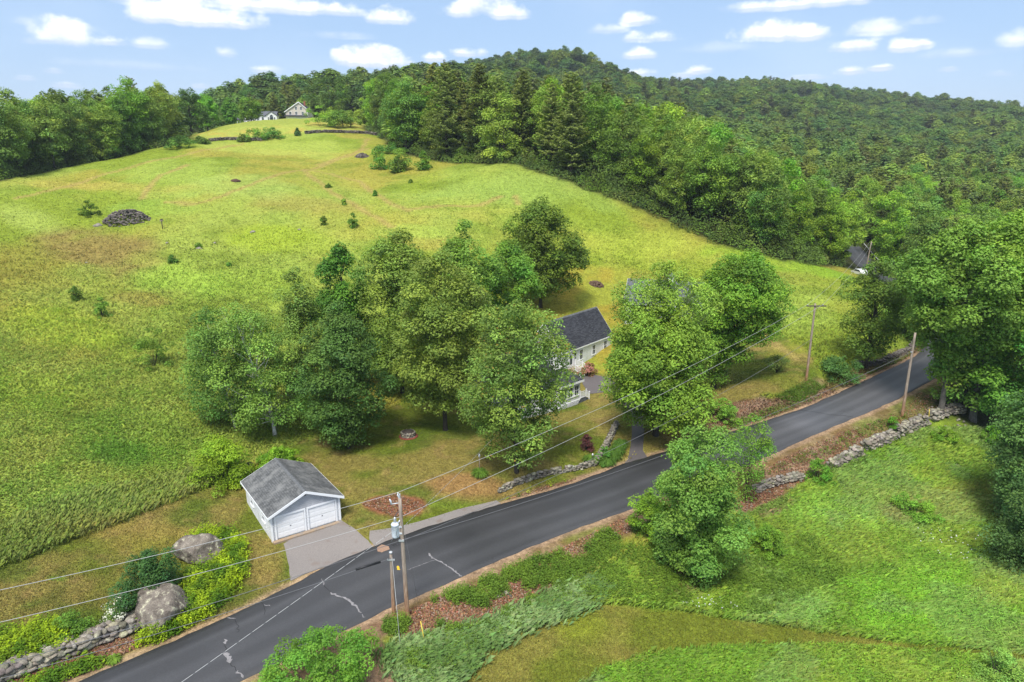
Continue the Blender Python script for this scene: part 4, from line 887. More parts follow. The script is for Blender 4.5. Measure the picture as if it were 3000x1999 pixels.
# how large and how hidden each one is in the view: hidden if a nearer wood tree in the same direction rises above it
g_ = np.random.default_rng(5)
x, y = WP.T
hgt = g_.uniform(15, 21, len(WP)); hgt[(x / y < -.2) & (y < 310)] *= 1.06; hgt[(x / y > -.22) & (x / y < .3) & (y < 320)] *= 1.12; hgt[y > 420] = g_.uniform(13, 18, (y > 420).sum())
pineprob = np.clip(vn(x, y, 60, 31, 2) * 1.5 - .62, .03, .45)
pineprob[y > 420] *= .3
pineprob = np.where((np.abs(x / y - .03) < .14) & (y < 260) & (y > 150), .55, pineprob); pineprob = np.where((x / y < -.2) & (y < 300), .04, pineprob)
pineprob = np.where((y < 150), .06, pineprob)
ispine = g_.random(len(WP)) < pineprob; hgt[ispine] *= 1.18
el_top = (WZ + hgt - CH) / y; el_mid = (WZ + hgt * .35 - CH) / y; azb = x / y
vis = np.zeros(len(WP)); order = np.argsort(y); hor = np.full(900, -9.0)
for i in order:
    w = 4.2 / y[i]; a, b = int((azb[i] - w + 1.1) / 2.2 * 900), int((azb[i] + w + 1.1) / 2.2 * 900) + 1
    a = max(a, 0); b = min(b, 900)
    if b <= a: continue
    seg = hor[a:b]; el0 = max(el_mid[i], -.9)
    vis[i] = np.clip(el_top[i] - np.maximum(seg, el0), 0, None).mean() * (b - a)
    hor[a:b] = np.maximum(seg, el_top[i] - .25 * hgt[i] / y[i])
vis[np.abs(azb) > .80] = 0
WD_ok = WD > -22
score = vis * F + np.where((WD > -9) & (y < 330), 40, 0) * (vis > 0)
sel_d = [i for i in np.argsort(-np.where(ispine, -1, score)) if score[i] > 0][:270]
sel_p = [i for i in np.argsort(-np.where(ispine, score, -1)) if score[i] > 0 and y[i] < 420][:120]
sel = set(sel_d) | set(sel_p) | {i for i in range(len(WP)) if y[i] < 160 and .42 < azb[i] < .80 and WD[i] > -45}
for i in sel:
    if y[i] < 160: ispine[i] = False
palette = [(.092,.150,.026),(.075,.125,.028),(.110,.180,.024),(.118,.165,.032),(.078,.130,.030),(.102,.180,.022),(.135,.170,.040),(.090,.145,.034)]
TONE = ['green', 'dark green', 'bright green', 'olive green', 'deep green', 'fresh green', 'yellowish green', 'dull green']
FORM = ['round topped', 'slender', 'wide topped', 'short round', 'tall', 'domed']
SECT = [(150,'at the left frame edge'),(300,'left of the hayfield'),(450,'near the top of the left wood'),(620,'behind the white hilltop house'),(850,'behind the beige house'),(1050,'behind the copse'),
        (1250,'above the lone round maple'),(1450,'above the farmhouse'),(1650,'above the barn'),(1850,'left of the dead grey tree'),(2000,'around the dead grey tree'),(2150,'above the road bend'),(2280,'above the huge roadside maple'),(9999,'at the right frame edge')]
ORD = ['leftmost', 'second', 'third', 'fourth', 'fifth', 'sixth', 'seventh', 'eighth', 'ninth', 'tenth', 'eleventh', 'twelfth'] + [f'{k}th' for k in range(13, 60)]
CH_ = {i: (g_.integers(3) if ispine[i] else g_.integers(6), g_.integers(8), g_.random()) for i in sorted(sel)}
def wood_label(i):
    px = 1176 + azb[i] * F; w = next(t for lim, t in SECT if px < lim); row = 'on the distant hillside' if y[i] > 420 else 'in the front row' if WD[i] > -8 else 'in the second row' if WD[i] > -16 else 'deeper in the wood'
    f, t, r_ = CH_[i]
    k = (('pale olive ' if r_ < .4 else 'dark ') + 'pine') if ispine[i] else f'{TONE[t]} {FORM[f]} tree'
    return k, f'{row} {w}'
LB = {}
for i in sorted(sel, key=lambda j: azb[j]): LB.setdefault(wood_label(i), []).append(i)
LAB = {}
for (k, w), m in LB.items():
    for j, i in enumerate(m):
        t = f'{k} {w}' if len(m) == 1 else f'{ORD[j]} {k} {w}'
        if len(t.split()) > 16: t = t.replace(' in the front row', ' in front').replace('deeper in the wood', 'inside the wood').replace('on the distant hillside', 'on the hillside')
        if len(t.split()) > 16: t = t.replace(' topped', '')
        LAB[i] = (t, w)
for i in sorted(sel):
    lab, w = LAB[i]; key = f'p{CH_[i][0]}' if ispine[i] else f'd{CH_[i][0]}'; cm, tm, h = CR[key]; s = hgt[i] / h
    if WD[i] > -6 and not ispine[i]: s *= .92
    root = empty('pine_tree' if ispine[i] else 'deciduous_tree', (x[i], y[i], WZ[i] - .2), g_.random() * 6.28, label=lab, cat='tree', group=('pines ' if ispine[i] else 'leafy trees ') + w)
    root.scale = (s * g_.uniform(.92, 1.18), s * g_.uniform(.92, 1.18), s)
    c = (.092,.110,.036) if ispine[i] else palette[CH_[i][1]]
    if ispine[i] and CH_[i][2] < .4: c = (.115, .125, .045)
    obj_mesh('crown', cm, root, c)
    if y[i] < 420: obj_mesh('trunk', tm, root)
# low growth along the wood edge hides the feet of the trees
EDG = [hit(*densify(q, 18).T, raw_h) for q in ([(-200,440),(0,414),(100,396),(200,376),(300,355),(400,331)], [(845,300),(885,320),(960,360),(1040,374),(1180,376),(1350,432),(1500,492),(1650,560),(1800,598),(1940,614)])]
def understory():
    parts = []; k = 0
    for e in EDG:
        q = densify(e, 1.7); t = np.gradient(q, axis=0); t /= np.linalg.norm(t, axis=1)[:, None] + 1e-9; nrm = np.c_[-t[:, 1], t[:, 0]]
        for row in (1.0, 3.2, 6.0):
            for j in range(len(q)):
                c = q[j] + nrm[j] * (row + g_.normal() * .9); r_ = .9 + g_.random() * (1.1 + row * .18); n = int(60 + 22 * r_ * r_)
                d = unit(g_.normal(size=(n, 3))); d[:, 2] = np.abs(d[:, 2]); z0 = hz_fast(c)
                pos = np.c_[c[0] + d[:, 0] * r_, c[1] + d[:, 1] * r_, z0 + d[:, 2] * r_ * (.9 + .25 * row)]
                pc = np.array(palette[g_.integers(8)]) * g_.uniform(.9, 1.6)
                col = pc[None] * (1 + .18 * g_.normal(size=(n, 1))).clip(.5, 1.6)
                parts.append(quads(pos, unit(d + np.array([0, 0, .5]) + g_.normal(size=(n, 3)) * .4), .45 * (.7 + .6 * g_.random(n)), .6, g_, col, .06))
    V, Fc, Cc = merge(parts)
    obj_mesh('undergrowth', fast_mesh('undergrowth', V, Fc, M_blade, Cc), kind='stuff', label='low green undergrowth along the edge of the woods')
_hc = {}
def hz_fast(c):
    return float(raw_h(np.array([c[0]]), np.array([c[1]]))[0])
understory()
def forest_mass():
    rest = np.array([i for i in range(len(WP)) if i not in sel and abs(azb[i]) < 1.0 and y[i] > 190])
    me = bpy.data.meshes.new('forest'); n = len(rest)
    me.vertices.add(n); me.vertices.foreach_set('co', np.c_[x[rest], y[rest], WZ[rest] - .3].astype(np.float32).ravel())
    idx = np.where(ispine[rest], 4 + g_.integers(0, 2, n), g_.integers(0, 4, n)).astype(np.int32)
    a = me.attributes.new('kind_no', 'INT', 'POINT'); a.data.foreach_set('value', idx)
    s = hgt[rest] / np.where(ispine[rest], 20, 15.2)
    a = me.attributes.new('size', 'FLOAT_VECTOR', 'POINT'); a.data.foreach_set('vector', np.c_[(s * g_.uniform(.9, 1.5, n) * np.where(y[rest] > 420, 1.5, 1))[:, None] * np.array([[1, 1]]), s * g_.uniform(.8, 1.25, n)].astype(np.float32).ravel())
    a = me.attributes.new('turn', 'FLOAT_VECTOR', 'POINT'); a.data.foreach_set('vector', np.c_[np.zeros(n), np.zeros(n), g_.random(n) * 6.28].astype(np.float32).ravel())
    o = obj_mesh('forest', me, kind='stuff', label='dense green forest covering the distant hills')
    cl = bpy.data.collections.new('forest_kinds')
    o.color = (2, 2, 2, 1)
    for i, m in enumerate(FAR):
        t = bpy.data.objects.new(f'kind_{i}', m); cl.objects.link(t)
    ng = bpy.data.node_groups.new('forest', 'GeometryNodeTree')
    ng.interface.new_socket('Geometry', in_out='INPUT', socket_type='NodeSocketGeometry'); ng.interface.new_socket('Geometry', in_out='OUTPUT', socket_type='NodeSocketGeometry')
    gi = ng.nodes.new('NodeGroupInput'); go = ng.nodes.new('NodeGroupOutput'); ip = ng.nodes.new('GeometryNodeInstanceOnPoints'); ci = ng.nodes.new('GeometryNodeCollectionInfo')
    m2p = ng.nodes.new('GeometryNodeMeshToPoints'); ng.links.new(gi.outputs[0], m2p.inputs[0]); ng.links.new(m2p.outputs[0], ip.inputs['Points'])
    ci.inputs['Collection'].default_value = cl; ci.inputs['Separate Children'].default_value = True; ci.inputs['Reset Children'].default_value = True
    ng.links.new(ci.outputs[0], ip.inputs['Instance']); ip.inputs['Pick Instance'].default_value = True
    def na(t, nm):
        q = ng.nodes.new('GeometryNodeInputNamedAttribute'); q.data_type = t; q.inputs['Name'].default_value = nm; return next(s_ for s_ in q.outputs if s_.enabled)
    ng.links.new(na('INT', 'kind_no'), ip.inputs['Instance Index']); ng.links.new(na('FLOAT_VECTOR', 'size'), ip.inputs['Scale']); ng.links.new(na('FLOAT_VECTOR', 'turn'), ip.inputs['Rotation'])
    ng.links.new(ip.outputs[0], go.inputs[0])
    o.modifiers.new('forest', 'NODES').node_group = ng
    print('forest mass', n, 'single trees', len(sel))
forest_mass()
# ------------------------------------------------------------------ buildings
def frame(dirx, diry): return math.atan2(diry, dirx)
def window(parent, x, y, z0, z1, w, ax='x', s=-1, name='window', shutters=False, panes=(2, 3)):
    """a sash window on a wall; ax = the axis the wall runs along, s = outward sign on the other axis"""
    mb = MB(); t = .07
    def B(m, a0, a1, d0, d1, zz0, zz1):
        d0, d1 = sorted((y + s*d0, y + s*d1) if ax == 'x' else (x + s*d0, x + s*d1))
        if ax == 'x': m.box(x + a0, x + a1, d0, d1, zz0, zz1)
        else: m.box(d0, d1, y + a0, y + a1, zz0, zz1)
    B(mb, -w/2-t, -w/2, .0, .06, z0-t, z1+t); B(mb, w/2, w/2+t, .0, .06, z0-t, z1+t)
    B(mb, -w/2, w/2, .0, .06, z1, z1+t*1.3); B(mb, -w/2-t*1.6, w/2+t*1.6, .0, .10, z0-t*1.6, z0-.002)
    B(mb, -w/2, w/2, .012, .045, (z0+z1)/2-.025, (z0+z1)/2+.025)
    for k in range(1, panes[0]): q = -w/2 + w*k/panes[0]; B(mb, q-.012, q+.012, .010, .032, z0, (z0+z1)/2-.025); B(mb, q-.012, q+.012, .010, .032, (z0+z1)/2+.025, z1)
    o = mb.build(name, M_trim, parent); g = MB(); B(g, -w/2, w/2, .003, .009, z0, z1); g.build('pane', M_glass, o)
    return o
def gable_roof(root, x0, x1, y0, y1, ze, zr, mat, ov=.3, th=.14, name='roof', matp=None):
    """ridge along x"""
    ym = (y0 + y1) / 2; sl = (zr - ze) / (ym - y0); a = y0 - ov; b = y1 + ov; za = ze - sl * ov
    mb = MB(); mb.prism([(a, za), (ym, zr), (b, za), (b, za + th), (ym, zr + th), (a, za + th)], 'x', x0 - ov, x1 + ov)
    r = mb.build(name, [mat], root)
    t = MB()
    for xx in (x0 - ov - .035, x1 + ov): t.prism([(a, za - .08), (ym, zr - .08), (b, za - .08), (b, za + th - .01), (ym, zr + th - .01), (a, za + th - .01)], 'x', xx, xx + .035)
    for yy in (a - .03, b): t.box(x0 - ov, x1 + ov, yy, yy + .03, za - .04, za + th - .012)
    t.build('fascia', M_trim, r); 
    c = MB(); n = int((x1 - x0 + 2*ov) / .25)
    for k in range(n): q = x0 - ov + .25 * k; zt = zr + th + .004 + .018 * (k % 2); c.prism([(ym - .16, zt - .16*sl), (ym, zt + .008), (ym + .16, zt - .16*sl), (ym + .16, zt + .012 - .16*sl), (ym, zt + .026), (ym - .16, zt + .012 - .16*sl)], 'x', q, q + .25)
    c.build('ridge_cap', M_ridge, r)
    return r
M_ridge = simple('ridge_shingles', (.13, .135, .14), .85, var=.3, scale=6)
def gable_walls(x0, x1, y0, y1, zb, ze, zr):
    ym = (y0 + y1) / 2; mb = MB()
    mb.prism([(y0, zb), (y1, zb), (y1, ze), (ym, zr), (y0, ze)], 'x', x0, x1); return mb
# ---- garage: front corners (627,1247) and (783,1195), back left (565,1162)
gA = at(627,1247); gB = at(783,1195); gw = (gB.xy - gA.xy).length; ga = math.atan2(gB.y - gA.y, gB.x - gA.x); gd = 7.7
gz = min(gA.z, gB.z) + .05
g0 = empty('garage', (gA.x, gA.y, gz), ga, label='white two car garage with grey shingle gable roof beside the paved apron', cat='garage')
ze, zr = 2.55, 3.92
# local frame: x along the front, y to the back; ridge runs along y -> build with ridge along x then turn by 90 degrees

def yprism(mb, prof, a, b): return mb.prism(prof, 'y', a, b)
mb = MB(); yprism(mb, [(0,-.3),(gw,-.3),(gw,ze),(gw/2,zr-.05),(0,ze)], .12, gd); mb.build('walls', M_clap, g0)
mb = MB(); x1, x2, x3, x4 = .42, .42 + gw*.40, gw - .42 - gw*.40, gw - .42; zd = 2.12
# front wall in pieces round the two doorways
for a, b in ((.10, x1), (x2, x3), (x4, gw-.10)): mb.box(a, b, .0, .118, .10, zd)
mb.prism([(.0, zd), (gw, zd), (gw, ze), (gw/2, zr-.06), (0, ze)], 'y', .0, .118); mb.build('front_wall', M_shk, g0)
for a, b in ((x1, x2), (x3, x4)):
    d = MB(); n = 4
    for k in range(n):
        zz0, zz1 = .12 + k*(zd-.12)/n, .12 + (k+1)*(zd-.12)/n - .015; d.box(a+.01, b-.01, .062, .10, zz0, zz1); 
        for j in range(4): q = a + (b-a)*(j+.08)/4; d.box(q, q+(b-a)*.21, .052, .064, zz0+.07, zz1-.07)
    d.box(a+.01, b-.01, .07, .11, .12, zd-.001)
    do = d.build('garage_door', M_white, g0); h = MB(); h.box((a+b)/2-.05, (a+b)/2+.05, .03, .05, 1.0, 1.06); h.build('handle', M_dmetal, do)
    t = MB(); t.box(a-.13, a, -.03, .0, .0, zd); t.box(b, b+.13, -.03, .0, .0, zd); t.box(a-.13, b+.13, -.03, .0, zd, zd+.16); t.build('door_frame', M_trim, g0)
for xx, x2 in ((-.02, -.05), (gw-.12, gw+.02)): t = MB(); t.box(xx, xx+.14, -.035, .0, -.1, ze-.02); t.box(x2, x2+.03, -.035, .14, -.1, ze-.02); t.build('corner_board', M_trim, g0)
t = MB(); t.box(-.02, gw+.02, -.45, -.04, -.3, .10); t.build('sill_slab', M_conc, g0)
window(g0, -.0, gd*.28, 1.05, 1.95, .75, 'y', -1); window(g0, -.0, gd*.74, 1.05, 1.95, .75, 'y', -1)
ov = .32; sl = (zr-ze)/(gw/2); th = .13
mb = MB(); mb.prism([(-ov, ze-sl*ov),(gw/2, zr),(gw+ov, ze-sl*ov),(gw+ov, ze-sl*ov+th),(gw/2, zr+th),(-ov, ze-sl*ov+th)], 'y', -.36, gd+.3); rf = mb.build('roof', M_roofgy, g0)
t = MB()
for yy in (-.40, gd+.30): t.prism([(-ov-.02, ze-sl*ov-.12),(gw/2, zr-.12),(gw+ov+.02, ze-sl*ov-.12),(gw+ov+.02, ze-sl*ov+th-.012),(gw/2, zr+th-.012),(-ov-.02, ze-sl*ov+th-.012)], 'y', yy, yy+.038)
for xx in (-ov-.03, gw+ov): t.box(xx, xx+.03, -.36, gd+.3, ze-sl*ov-.05, ze-sl*ov+th-.015)
t.build('fascia', M_trim, rf)
c = MB()
for k in range(int((gd+.6)/.2)): q = -.36 + .2*k; u = .02*(k % 2); c.prism([(gw/2-.17, zr+th+u-.17*sl),(gw/2, zr+th+u+.012),(gw/2+.17, zr+th+u-.17*sl),(gw/2+.17, zr+th+u+.014-.17*sl),(gw/2, zr+th+u+.028),(gw/2-.17, zr+th+u+.014-.17*sl)], 'y', q, q+.2)
c.build('ridge_cap', M_ridge, rf)
t = MB(); t.box(gw/2-.07, gw/2+.07, -.12, -.04, zr-.42, zr-.30); t.build('lamp', M_dmetal, g0)

# ---- white farmhouse: the ell with the door, and the front block behind the speckled maple
hz0 = .35; h0 = empty('farmhouse', (7.5, 98.7, hz0), math.atan2(.779, .627), label='white clapboard farmhouse with dark shingle roof half hidden behind the trees', cat='house')
D = 6.4; Ln = 14.4
gable_walls(0, Ln, 0, D, -.6, 3.45, 7.35).build('walls', M_clap, h0)
gable_roof(h0, 0, Ln, 0, D, 3.45, 7.45, M_roofd, .25)
t = MB(); t.box(-.03, .12, -.03, .0, -.6, 3.4); t.build('corner_board', M_trim, h0); t = MB(); t.box(Ln-.12, Ln+.03, -.03, .0, -.6, 3.4); t.build('corner_board', M_trim, h0); t = MB(); t.box(-.03, Ln+.03, -.04, .0, 3.2, 3.44); t.build('eave_board', M_trim, h0)
t = MB(); t.box(-.02, Ln+.02, -.02, .0, -.6, .05); t.build('foundation', M_conc, h0)
window(h0, 5.3, -.0, 1.15, 2.65, .85); window(h0, 9.0, -.0, 1.15, 2.65, .85); window(h0, 12.5, -.0, 1.15, 2.65, .85)
window(h0, 0, 2.0, 1.15, 2.5, .8, 'y', -1); window(h0, 0, 3.2, 4.3, 5.4, .8, 'y', -1)
t = MB(); t.box(2.0, 2.95, -.045, -.003, .5, 2.6); d = t.build('door', M_white, h0)
t = MB(); t.box(2.16, 2.79, -.055, -.046, .95, 2.45); t.build('pane', M_glass, d)
t = MB(); t.box(1.86, 2.0, -.06, -.0, .5, 2.72); t.box(2.95, 3.09, -.06, -.0, .5, 2.72); t.box(1.86, 3.09, -.07, -.0, 2.72, 2.9); t.build('door_frame', M_trim, h0)
t = MB(); t.box(1.5, 3.5, -.18, -.0, 2.98, 3.1); t.build('door_sign', M_dmetal, h0)
t = MB(); t.box(3.5, 3.68, -.16, -.0, 2.05, 2.4); t.prism([(3.46, 2.4), (3.72, 2.4), (3.59, 2.55)], 'y', -.2, -.0); t.box(3.55, 3.63, -.1, -.0, 1.5, 1.9); t.build('lantern', M_dmetal, h0)
t = MB(); t.box(1.5, 3.6, -1.5, -.06, -.4, .46); [t.box(1.7, 3.4, -1.5-.3*(k+1), -1.5-.3*k, -.4, .46-.17*(k+1)) for k in range(3)]; t.build('steps', M_conc, h0)
def railing(parent, pts, h=.95):
    r = MB()
    for p in pts: r.box(p[0]-.055, p[0]+.055, p[1]-.055, p[1]+.055, p[2], p[2]+h+.12); r.box(p[0]-.08, p[0]+.08, p[1]-.08, p[1]+.08, p[2]+h+.12, p[2]+h+.17)
    for p, q in zip(pts[:-1], pts[1:]):
        P, Q = Vector(p), Vector(q); n = max(2, int((Q-P).length / .13))
        for zz in (.12, h): r.tube([P + Vector((0, 0, zz)), Q + Vector((0, 0, zz))], .035, 4)
        for k in range(1, n): c_ = P.lerp(Q, k/n); r.box(c_.x-.018, c_.x+.018, c_.y-.018, c_.y+.018, c_.z+.12, c_.z+h)
    return r.build('railing', M_white, parent)
railing(h0, [(3.55, -.15, .46), (3.55, -1.45, .46), (3.45, -2.4, -.05)]); railing(h0, [(1.55, -1.45, .46), (1.65, -2.4, -.05)])
# front block: its right wall meets the porch corner at (1332,927)
pC = at(1332, 927); inv = math.atan2(.70, .715)
h1 = empty('farmhouse', (pC.x, pC.y, pC.z + .1), inv + math.pi, label='white front block of the farmhouse with sun porch and railed steps behind the speckled maple', cat='house')
# local x runs back down-left along the front, local -y ... front faces the viewer on +y after the half turn
W1 = 9.0
mb = MB(); mb.box(0, 4.4, -3.2, 0, .55, 3.15); po = mb.build('porch_walls', M_clap, h1)
mb = MB(); mb.prism([(.35, 3.15), (-3.5, 3.15), (-3.5, 4.05), (-3.3, 4.15), (.35, 3.27)], 'x', -.35, 4.5); prf = mb.build('porch_roof', M_roofd, h1)
mb = MB(); mb.box(-.37, 4.52, .352, .38, 3.0, 3.27); mb.box(-.385, -.352, -3.3, .38, 3.0, 3.15); mb.build('fascia', M_trim, prf)
for xx in (.75, 1.95, 3.15, 4.0)[:3]: window(h1, xx, 0, 1.25, 2.6, .82, 'x', 1)
window(h1, 0, -.9, 1.25, 2.6, .7, 'y', -1)
lt = MB()
for k in range(30):
    a = -.0 + k * .15; lt.tube([(a, .02, -.25), (a + .72 if a + .72 < 4.4 else 4.4, .02, .5)], .018, 3); lt.tube([(a, .045, .5), (a + .72 if a + .72 < 4.4 else 4.4, .045, -.25)], .018, 3)
lt.box(0, 4.4, -.01, .05, .49, .56); lt.box(0, 4.4, -.01, .05, -.4, -.25); lt.build('lattice', M_trim, h1)
t = MB(); t.box(-1.35, -.03, -1.6, .0, -.3, .5); t.box(-1.75, -1.36, -1.5, -.1, -.3, .25); t.box(-2.1, -1.76, -1.5, -.1, -.3, .05); t.build('steps', M_roofw, h1)
railing(h1, [(-.1, .0, .5), (-1.3, .0, .5), (-2.0, .0, .0)]); railing(h1, [(-.1, -1.6, .5), (-1.3, -1.6, .5)])
mb = MB(); mb.prism([(-3.4, -.4), (-10.2, -.4), (-10.2, 4.2), (-6.8, 6.9), (-3.4, 4.2)], 'x', 2.0, 11.0); 
mb.box(4.6, 11.0, -3.38, -.4, -.4, 3.0); mb.build('walls', M_clap, h1)
mb = MB(); mb.prism([(-3.1, 4.0), (-6.8, 6.95), (-10.5, 4.0), (-10.5, 4.14), (-6.8, 7.09), (-3.1, 4.14)], 'x', 1.7, 11.3); mb.build('roof', M_roofd, h1)
mb = MB(); mb.prism([(-.1, 3.0), (-3.38, 3.0), (-3.38, 3.9), (-.1, 3.12)], 'x', 4.6, 11.2); mb.build('rear_roof', M_roofd, h1)
for xx in (5.4, 7.2, 9.4): window(h1, xx, -.4, 1.0, 2.3, .85, 'x', 1)
# ---- white barn behind the half bare maple
bz = hz(21, 118); b0 = empty('barn', (20.0, 118.6, bz), R(-18), label='white barn with pale grey roof and white cupola behind the half bare maple', cat='barn')
gable_walls(0, 13, 0, 9, -1.2, 3.9, 7.2).build('walls', M_clap, b0); gable_roof(b0, 0, 13, 0, 9, 3.9, 7.3, M_roofw, .3)
for xx in (2.2, 5.2, 8.2, 11): window(b0, xx, 0, 1.2, 2.5, .9)
window(b0, 0, 4.5, 1.2, 2.5, .9, 'y', -1); window(b0, 0, 4.5, 4.6, 5.6, .8, 'y', -1)
mb = MB(); mb.box(6.9, 7.9, 4.0, 5.0, 6.7, 8.1); cu = mb.build('cupola', M_white, b0); mb = MB(); mb.lathe([(.85, 8.1), (.5, 8.45), (.05, 8.9)], 4, (7.4, 4.5)); mb.build('cupola_roof', M_roofw, cu)
# ---- beige house on the hill
def far_pt(px, py, y): d = pix_dir(px, py); return Vector((d[0]/d[1]*y, y, CH + d[2]/d[1]*y))
P1 = far_pt(658, 279, 318); P1.z = hz(P1.x, P1.y) 
vz = far_pt(658, 281, 318).z - P1.z
P1.z = far_pt(658, 281, 318).z
c0 = empty('beige_house', P1, R(6), label='beige gabled house with white trim and garage doors on the hilltop', cat='house')
mb = MB(); mb.prism([(0, -2.5), (9.4, -2.5), (9.4, 5.3), (5.9, 8.3), (0, 4.4)], 'y', 0, 15); mb.build('walls', M_beige, c0)
mb = MB(); mb.prism([(-.4, 4.15), (5.9, 8.4), (9.8, 5.0), (9.8, 5.2), (5.9, 8.62), (-.4, 4.35)], 'y', -.4, 15.4); r_ = mb.build('roof', M_roofd, c0)
mb = MB(); mb.prism([(-.5, 4.0), (5.9, 8.25), (9.9, 4.85), (9.9, 5.2), (5.9, 8.62), (-.5, 4.35)], 'y', -.48, -.42); mb.build('fascia', M_trim, r_)
mb = MB(); mb.box(7.0, 7.7, 6, 6.7, 6.8, 9.3); mb.build('chimney', simple('red_brick', (.30, .11, .07), .85), r_)
mb = MB(); mb.box(.1, 9.2, -.5, -.01, -.1, 2.3); mb.build('garage_front', M_white, c0)
mb = MB(); mb.prism([(-1.3, 2.35), (.0, 2.95), (.0, 2.8), (-1.3, 2.2)], 'x', -.5, 9.6); mb.build('garage_eave', M_roofd, c0)
for xx in (1.9, 4.6, 7.3): mb = MB(); mb.box(xx-1.1, xx+1.1, -.56, -.51, -.05, 1.95); mb.build('garage_door', M_trim, c0)
for xx, z0_ in ((2.0, 3.1), (4.6, 3.1), (7.4, 3.1), (4.6, 5.2), (6.8, 5.2)): window(c0, xx, 0, z0_, z0_ + 1.25, .9)
for yy in (2.5, 6, 10): window(c0, 9.4, yy, 2.9, 4.3, .9, 'y', 1)
for zz in (0,): mb = MB(); mb.box(9.3, 9.5, -.05, .02, -.2, 5.2); mb.build('corner_boards', M_trim, c0)
# ---- white house on the hill with an arched gable window
P2 = far_pt(590, 281, 322)
w0 = empty('white_house', P2, R(8), label='low white house with pale roof and arched gable window on the hilltop', cat='house')
mb = MB(); mb.box(-5, 8.6, 0, 7, -3, 2.7); mb.prism([(4.6, -3), (9.2, -3), (9.2, 2.7), (6.9, 4.4), (4.6, 2.7)], 'y', -1.5, 3.4); mb.build('walls', M_clap, w0)
mb = MB(); mb.prism([(-.3, 2.6), (3.5, 4.7), (7.3, 2.6), (7.3, 2.75), (3.5, 4.85), (-.3, 2.75)], 'x', -5.3, 8.9); mb.prism([(4.3, 2.55), (6.9, 4.5), (9.5, 2.55), (9.5, 2.72), (6.9, 4.67), (4.3, 2.72)], 'y', -1.8, 3.4); mb.build('roof', M_roofw, w0)
for xx in (-3.6, -1.4, .8, 2.8): window(w0, xx, 0, .7, 2.1, .9)
for xx in (5.6, 8.2): window(w0, xx, -1.5, .5, 2.0, .6)
mb = MB(); mb.box(6.2, 7.6, -1.56, -1.51, .1, 2.1); mb.prism([(6.2, 2.25), (7.6, 2.25), (7.4, 2.8), (6.9, 3.1), (6.4, 2.8)], 'y', -1.56, -1.51); mb.build('glass_door', M_glass, w0)
railing(w0, [(-5, -1.6, -.3), (-1, -1.6, -.3), (4.4, -1.6, -.3)], 1.0)
mb = MB(); mb.box(-5.2, 4.5, -1.8, -.02, -2.5, -.3); mb.build('deck', M_white, w0)
P3 = far_pt(545, 287, 318); z3 = MB(); gz0 = empty('gazebo', P3, 0, label='tiny white open garden pavilion left of the white hilltop house', cat='pavilion')
for a in range(6): t_ = a * 1.047; z3.tube([(1.6*math.cos(t_), 1.6*math.sin(t_), -1), (1.6*math.cos(t_), 1.6*math.sin(t_), 1.9)], .09, 5)
z3.build('posts', M_white, gz0); z3 = MB(); z3.lathe([(2.1, 1.9), (1.1, 2.5), (.05, 3.1)], 6); z3.build('roof', M_roofw, gz0)
for i, (px, py, tp, hw, lab, c) in enumerate([(578, 284, 224, 27, 'round shade tree in front of the white hilltop house', (.085,.150,.022)), (530, 290, 226, 18, 'small round tree left of the white pavilion', (.08,.15,.026)), (478, 300, 218, 30, 'light green tree at the lower end of the upper lawn', (.11,.20,.022)),
       (760, 262, 176, 50, 'big dark rounded tree behind the beige house', (.055,.105,.028)), (440, 300, 205, 40, 'dark tree beside the light green tree of the upper lawn', (.06,.115,.026))]):
    p = far_pt(px, py, 305 if i < 3 else (345 if i == 3 else 285)); hh = top_z(px, tp, p.y) - p.z
    full_tree('deciduous_tree', p, lab, 'tree', c, 150 + i, hh, hw / F * p.y * 1.02, h0=.12, prof='round', ncl=60, cr=1.5, nleaf=5000, leaf=.6, r0=.3)

# ------------------------------------------------------------------ stones, walls, boulders
_ico = None
def stone_into(acc, c, r, g, flat=.65, rz=None, sub=2, rough=.22):
    import bmesh
    global _ico
    if _ico is None:
        _ico = {}
        for s in (1, 2, 4):
            bm = bmesh.new(); bmesh.ops.create_icosphere(bm, subdivisions=s, radius=1); _ico[s] = (np.array([v.co[:] for v in bm.verts]), np.array([[v.index for v in f.verts] for f in bm.faces])); bm.free()
    V, Fc = _ico[sub]; V = V.copy(); 
    # chop with a few random planes so that the stone has faces
    for _ in range(7 if sub < 4 else 13):
        n = unit(g.normal(size=(1, 3)))[0]; k = g.uniform(.5, .82) if sub < 4 else g.uniform(.48, .86); d = V @ n - k; V = V - np.where(d > 0, d, 0)[:, None] * n * .92
    if sub >= 4:
        f_ = lambda s, p: np.sin(V[:, 0]*s+p)*np.sin(V[:, 1]*s*1.2+p*2)*np.sin(V[:, 2]*s*.9+p*3)
        V = V * (1 + rough * .18 * f_(2.6, g.random()*6) + rough * .16 * f_(6, g.random()*6) + rough * .14 * f_(14, g.random()*6))[:, None]
    else: V = V * (1 + g.normal(size=(len(V), 1)) * .04)
    a = g.random() * 6.28 if rz is None else rz; ca, sa = math.cos(a), math.sin(a)
    V = V * np.array(r); V = np.c_[V[:, 0]*ca - V[:, 1]*sa, V[:, 0]*sa + V[:, 1]*ca, V[:, 2]] + np.array(c)
    acc.append((V, Fc, np.ones((len(V), 3)) * np.clip(1 + .22 * g.normal(), .5, 1.0 if sub > 2 else 1.5) * np.array([1, 1 + .03 * g.normal(), .94 + .06 * g.normal()])))
